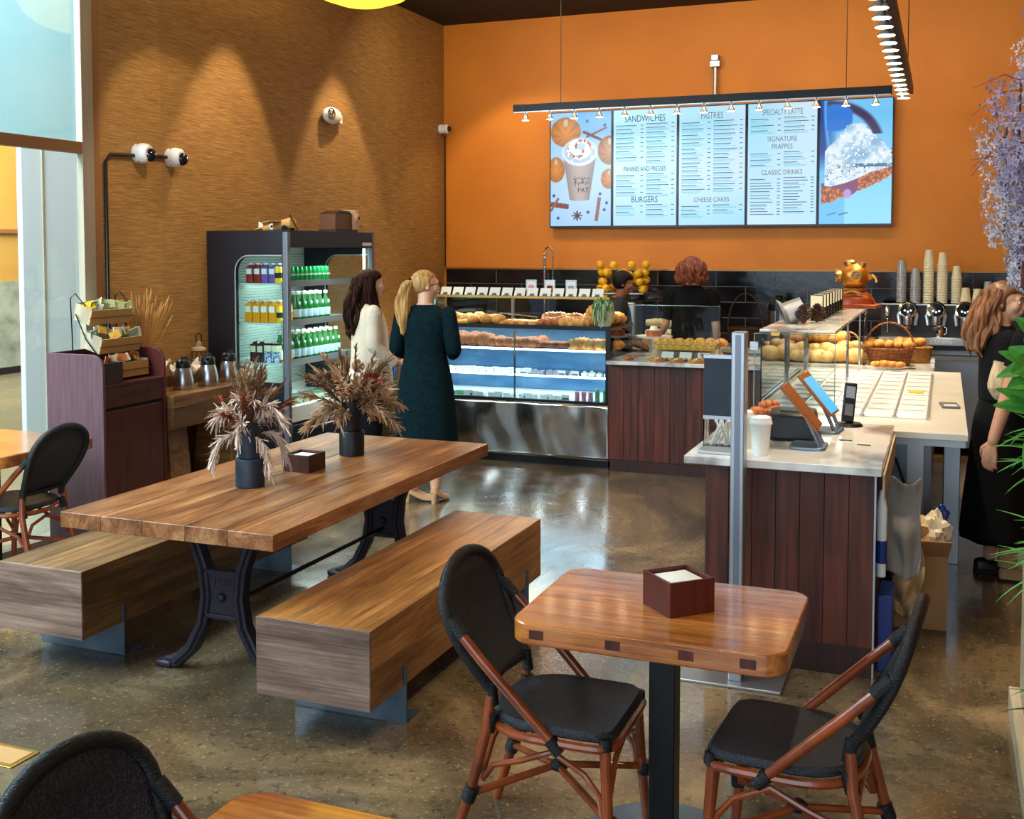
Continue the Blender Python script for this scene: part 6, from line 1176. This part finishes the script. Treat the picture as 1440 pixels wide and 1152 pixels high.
for A in (armL,armR): sleeve(t,'black_cloth',[A[0],Vector(A[0]).lerp(Vector(A[1]),.85)],[.07,.064])
garment(t,'trousers','black_cloth',[(.96,.17,.125,0,0,0),(.84,.18,.13,0,0,.0),(.74,.18,.128,0,0,0)],nf=3)
for s_ in (-1,1): sleeve(t,'black_cloth',[(s_*.085,0,.82),(s_*.088,.01,.5),(s_*.085,-.02,.1)],[.095,.07,.058],'trouser_leg'); shoe(t,s_*.085,0,0,'black_plastic')
hair(t,G,e,'hair_auburn',.3,[{'p':[(x,y,.07),(x*1.35,y*1.2-.01,-.03),(x*1.3,y*1.1-.01,-.12)],'r':[.02,.028,.012],'n':5,'s':.018,'w':.014} for x,y in ((-.075,-.02),(-.05,-.08),(0,-.105),(.05,-.08),(.075,-.02),(.0,-.08))],s=(.10,.12,.108))
# server with black hair behind the garland
t=human('person','server with short black hair in a navy shirt behind the pastry case',(-2.84,9.95,0),math.radians(-75),1.64,0)
armL=[(-.175,0,1.37),(-.225,.02,1.12),(-.14,.18,1.0)]; armR=[(.175,0,1.37),(.225,.02,1.10),(.10,.2,.98)]
G,e=body(t,'skin_dark',[[(-.08,0,.90),(-.085,.01,.50),(-.08,-.03,.10)],[(.08,0,.90),(.085,.01,.50),(.08,-.03,.10)]],[(armL,((.5,.8,-.2),(0,.3,.9)),1),(armR,((-.4,.8,-.3),(0,.3,.9)),-1)],.1,-.3,lean=.03)
garment(t,'shirt','navy_cloth',[(.86,.185,.14,0,0,.015),(.97,.18,.135,0,0,.012),(1.1,.168,.128,0,0,.01),(1.24,.178,.125,0,0,.004),(1.34,.185,.115,0,-.005,0),(1.40,.165,.092,0,-.01,0),(1.44,.10,.072,0,-.01,0),(1.46,.07,.06,0,-.01,0)],nf=6)
for A in (armL,armR): sleeve(t,'navy_cloth',[A[0],Vector(A[0]).lerp(Vector(A[1]),.95)],[.07,.062])
for s_ in (-1,1): sleeve(t,'black_cloth',[(s_*.085,0,.84),(s_*.088,.01,.5),(s_*.085,-.02,.1)],[.105,.07,.058],'trouser_leg'); shoe(t,s_*.085,0,0,'black_plastic')
hair(t,G,e,'hair_black',.45,[],s=(.088,.11,.098))
# woman at the right
t=human('person','woman with long brown hair, black tee over cream sleeves and long black skirt',(.31,6.72,0),math.radians(-80),1.665,0)
armL=[(-.165,0,1.37),(-.205,-.02,1.10),(-.13,.17,1.03)]; armR=[(.165,0,1.37),(.19,-.06,1.11),(.12,.16,1.02)]
G,e=body(t,'skin',[[(-.08,0,.90),(-.085,.01,.50),(-.08,-.03,.10)],[(.08,0,.90),(.085,.03,.50),(.08,.03,.10)]],[(armL,((.6,.7,.1),(-.3,0,.9)),1),(armR,((-.6,.7,.0),(.3,0,.9)),-1)],-.45,-.05)
garment(t,'tee_shirt','black_cloth',[(1.02,.165,.12,0,0,.02),(1.12,.165,.125,0,0,.012),(1.22,.172,.13,0,.005,.004),(1.32,.178,.12,0,0,0),(1.39,.168,.095,0,-.005,0),(1.43,.11,.074,0,-.01,0),(1.455,.075,.062,0,-.01,0)],nf=6)
for A in (armL,armR): sleeve(t,'black_cloth',[A[0],Vector(A[0]).lerp(Vector(A[1]),.45)],[.07,.066],'tee_sleeve'); sleeve(t,'sleeve_cream',[Vector(A[0]).lerp(Vector(A[1]),.3),A[1],Vector(A[1]).lerp(Vector(A[2]),.12)],[.058,.066,.062],'cream_sleeve')
garment(t,'long_skirt','black_cloth',[(1.04,.15,.112,0,0,.0),(.95,.185,.14,0,0,.004),(.85,.20,.155,0,0,.01),(.65,.21,.17,0,0,.02),(.42,.235,.20,0,0,.035),(.22,.25,.215,0,0,.045)],nf=9)
shoe(t,-.085,-.05,0,'black_plastic','shoe'); shoe(t,.09,.05,-.1,'suede','suede_boot'); sleeve(t,'suede',[(.09,.03,.22),(.09,.03,.08)],[.05,.055],'boot_shaft')
q=random.Random(3)
mb=MB(); [mb.ball((.09+q.uniform(-.02,.02),.05+.10+q.uniform(-.02,.03),.055+q.uniform(-.004,.004)),.005,5,4) for k in range(14)]; mb.build('bead_trim','black_plastic',t)
hair(t,G,e,'hair_brown',.45,[{'p':[(.05,-.06,.07),(.085,-.08,-.08),(.09,-.10,-.2),(.08,-.09,-.30)],'r':[.02,.024,.022,.008],'n':11,'s':.032,'w':.012},{'p':[(.0,-.09,.06),(.0,-.13,-.08),(0,-.15,-.2),(.0,-.15,-.30)],'r':[.02,.026,.022,.008],'n':11,'s':.04,'w':.012},{'p':[(.068,-.03,.07),(.085,-.04,-.05),(.09,-.03,-.15),(.085,-.02,-.22)],'r':[.014,.017,.016,.006],'n':7,'s':.016,'w':.012},{'p':[(-.05,-.06,.07),(-.085,-.08,-.08),(-.09,-.10,-.2),(-.08,-.09,-.28)],'r':[.02,.024,.022,.008],'n':9,'s':.032,'w':.012}],s=(.088,.108,.10))
# person behind the plants, arm hanging
t=human('person','person in black behind the hanging plants with one bare arm hanging down',(.57,5.72,0),math.radians(12),1.78,0)
armL=[(-.185,0,1.37),(-.27,.0,1.12),(-.34,-.02,.90)]; armR=[(.175,0,1.37),(.225,-.02,1.12),(.22,.1,.9)]
G,e=body(t,'skin_tan',[[(-.08,0,.90),(-.085,.01,.50),(-.08,-.03,.10)],[(.08,0,.90),(.085,.01,.50),(.08,-.03,.10)]],[(armL,((-.15,.08,-1),(-.7,-.7,0)),1),(armR,((-.1,.3,-.9),(1,0,0)),-1)],.2)
garment(t,'tee_shirt','black_cloth',[(.86,.19,.145,0,0,.015),(.97,.185,.14,0,0,.012),(1.1,.175,.13,0,0,.01),(1.24,.182,.13,0,0,.004),(1.34,.19,.12,0,-.005,0),(1.40,.165,.092,0,-.01,0),(1.44,.10,.072,0,-.01,0),(1.46,.07,.06,0,-.01,0)],nf=6)
for A in (armL,armR): sleeve(t,'black_cloth',[A[0],Vector(A[0]).lerp(Vector(A[1]),.6)],[.072,.066])
garment(t,'trousers','black_cloth',[(.98,.175,.13,0,0,0),(.88,.19,.14,0,0,.0),(.80,.195,.135,0,0,0),(.72,.19,.125,0,0,0)],nf=3)
for s_ in (-1,1): sleeve(t,'black_cloth',[(s_*.085,0,.88),(s_*.088,.01,.5),(s_*.085,-.02,.08)],[.115,.08,.066],'trouser_leg'); shoe(t,s_*.095,0,s_*-.2,'black_cloth','sneaker',0,0,'white_gloss')
hair(t,G,e,'hair_black',.45,[],s=(.088,.11,.098))
# ---------------------------------------------------------------- hanging planting at the right edge
def cluster(t,name,m_,base,ln,r,n,seed,ps=.012,m2=None,taper=.5):
    q=random.Random(seed); mb=MB()
    for k in range(n):
        f=q.random(); z=-ln*f; rr=r*(1-taper*f)*math.sqrt(q.random()); a=q.uniform(0,2*PI); c=Vector(base)+Vector((rr*math.cos(a),rr*math.sin(a),z)); o=Vector((math.cos(a),math.sin(a),q.uniform(-.6,.4))).normalized(); u=o.orthogonal().normalized(); w_=o.cross(u); s_=ps*q.uniform(.7,1.25)
        for j in range(4):
            b=2*PI*j/4+q.random(); d=u*math.cos(b)+w_*math.sin(b); e=u*math.cos(b+.8)+w_*math.sin(b+.8); mb.quad(c,c+d*s_*.8+o*s_*.2,c+(d+e)*s_*.75+o*s_*.45,c+e*s_*.8+o*s_*.2)
    MB().tube([base,Vector(base)+Vector((0,0,-ln*.9))],.003,5).build('stem','stem_brown',t); return mb.build(name,m_,t,smooth=0,norm=False)
def leaf(mb,p,d,up,ln,w,droop=.3,n=6):
    p=Vector(p); d=Vector(d).normalized(); s_=d.cross(Vector(up)).normalized(); prev=None; c=p.copy(); dd=d.copy()
    for k in range(n+1):
        f=k/n; ww=w*math.sin(PI*min(.98,f*.93+.07))**.8; a,b,m=c-s_*ww,c+s_*ww,c-Vector(up)*ww*.25
        if prev: mb.quad(prev[0],prev[2],m,a); mb.quad(prev[2],prev[1],b,m)
        prev=(a,b,m); c=c+dd*ln/n; dd=(dd+Vector((0,0,-droop/n))).normalized()
GX,GY=.0,0
t=T('trellis_planting','hanging lilac blossom planting at the top right edge','hanging plant',(.28,3.3,1.7))
q=random.Random(21)
MB().tube([(.2,.0,-.75),(.2,.0,1.3)],.02,8).build('trellis_pole','stem_brown',t)
spots=[(-.02,0,.93,.24,.10),(.02,.06,1.02,.3,.09),(.10,.02,1.12,.3,.10),(-.10,-.02,.62,.34,.10),(-.03,.08,.72,.34,.09),(-.13,.03,.50,.34,.085),(-.06,-.05,.52,.40,.10),(.04,.04,.54,.42,.10),(-.06,.02,.34,.30,.075),(.06,-.02,.34,.34,.10),(.12,.06,.8,.5,.10),(-.09,.05,.30,.26,.05),(.14,.02,.4,.5,.09)]
for k,(x,y,z,l,r) in enumerate(spots): cluster(t,'blossom_cluster','lilac' if k%3 else 'lilac_deep',(x,y,z),l,r*1.12,420,k,.0095)
mb=None
for k in range(9): 
    mb=MB(); a=q.uniform(0,6.28); leaf(mb,(.06,-.12,.50+q.uniform(-.04,.05)),(math.cos(a)*.7-.3,math.sin(a)*.4,q.uniform(.0,.7)),(0,-1,.2),q.uniform(.07,.13),.035,.3); mb.build('broad_leaf','leaf_green',t,smooth=0,solid=.0006)
for k in range(16):
    mb=MB(); x=q.uniform(-.06,.14); z=q.uniform(.0,.5); mb.tube([(x,-.06,z),(x+q.uniform(-.03,.03),-.08,z-.08),(x+q.uniform(-.03,.03),-.08,z-.17)],[.006,.01,.003],5); mb.build('red_tendril','red_leaf',t)
for k in range(5):
    mb=MB(); z=q.choice((.58,.42)); mb.tube([(-.05,-.02,z),(-.14,-.03,z+q.uniform(-.02,.06)),(-.22,-.03,z+q.uniform(-.08,.1))],[.0016,.0012,.0006],4); mb.build('twig','red_leaf',t)
t=T('amaranth_clump','dark red drooping amaranth tassels below the lilac blossom','hanging plant',(.325,3.25,1.83))
for k in range(34):
    mb=MB(); x=q.uniform(-.10,.1); y=q.uniform(-.05,.06); mb.tube([(x,y,.12),(x*1.2,y,.05),(x*1.25+q.uniform(-.01,.01),y,-.04-q.random()*.06)],[.006,.012,.004],6); mb.build('tassel','red_leaf',t)
t=T('eucalyptus_sprig','pale blue green round leaves below the red tassels','leafy plant',(.315,3.2,1.66))
for k in range(11):
    mb=MB(); a=q.uniform(-1.2,1.2); leaf(mb,(q.uniform(-.06,.08),q.uniform(-.03,.03),q.uniform(-.03,.08)),(-.6+q.uniform(-.4,.8),q.uniform(-.5,.3),q.uniform(-.6,.4)),(0,-.9,.3),.085,.04,.2); mb.build('round_leaf','leaf_pale',t,smooth=0,solid=.0006)
t=T('broadleaf_plant','bright green leafy plant at the right edge beside the woman','leafy plant',(.27,3.1,1.5))
for k in range(20):
    mb=MB(); leaf(mb,(q.uniform(-.02,.06),q.uniform(-.03,.03),q.uniform(-.08,.12)),(-.8+q.uniform(-.2,.9),q.uniform(-.5,.3),q.uniform(-.5,.7)),(0,-.8,.6),q.uniform(.10,.17),q.uniform(.022,.034),.5); mb.build('pointed_leaf','leaf_green',t,smooth=0,solid=.0006)
MB().tube([(.04,0,.15),(.05,0,-.2),(.08,0,-.5)],.008,6).build('main_stem','stem_brown',t)
for j,(z,lab,m_,sp) in enumerate(((1.34,'spray of long thin green leaves reaching over the bare arm','leaf_green',1.0),(1.02,'lower spray of pale green needle leaves at the right edge','grass_green',1.0),(.64,'lowest spray of narrow green leaves beside the planter wall','leaf_dark',.8))):
    t=T('grass_spray',lab,'leafy plant',(.325,3.15,z))
    for k in range((30,22,10)[j]):
        mb=MB(); a=q.uniform(2.0,4.3); leaf(mb,(q.uniform(-.02,.03),q.uniform(-.03,.03),q.uniform(-.07,.09)),(math.cos(a),math.sin(a)*.6,q.uniform(-.35,.65)),(0,-.5,.8),q.uniform(.12,.24)*sp,.0035 if j else .0045,q.uniform(.2,1.1),7); mb.build('blade_leaf',m_ if k%3 else 'grass_green',t,smooth=0)
    MB().tube([(.0,0,.1),(.02,0,-.1),(.05,0,-.3)],.008,6).build('main_stem','stem_brown',t)
# brass floor plate and bits on the floor
t=tag(MB().prism(rrect(.2,.14,.01,3),'z',0,.004).build('floor_plate','gold_metal',bev=.001),'small brass floor box cover in the bottom left corner','floor plate'); t.location=(-3.16,2.97,0); bx(-.08,-.05,.004,.08,.05,.006).build('plate_lid','toy_tan',t,smooth=0)
# lettering becomes mesh, stray fine pieces are stuff
for o in [o for o in bpy.data.objects if o.type=='FONT']:
    dg=bpy.context.evaluated_depsgraph_get(); 
    if 'letter_meshes' not in globals(): letter_meshes={}
    k=o.data.name
    if k not in letter_meshes: letter_meshes[k]=bpy.data.meshes.new_from_object(o.evaluated_get(dg))
    n=bpy.data.objects.new(o.name.split('.')[0]+'_',letter_meshes[k]); COL.objects.link(n); nm=o.name.split('.')[0]; n.parent=o.parent; n.location=o.location; n.rotation_euler=o.rotation_euler; n.scale=o.scale
    bpy.data.objects.remove(o); n.name=nm
for o in bpy.data.objects:
    if o.name.startswith(('item_lines','description_lines')): o['kind']='stuff'
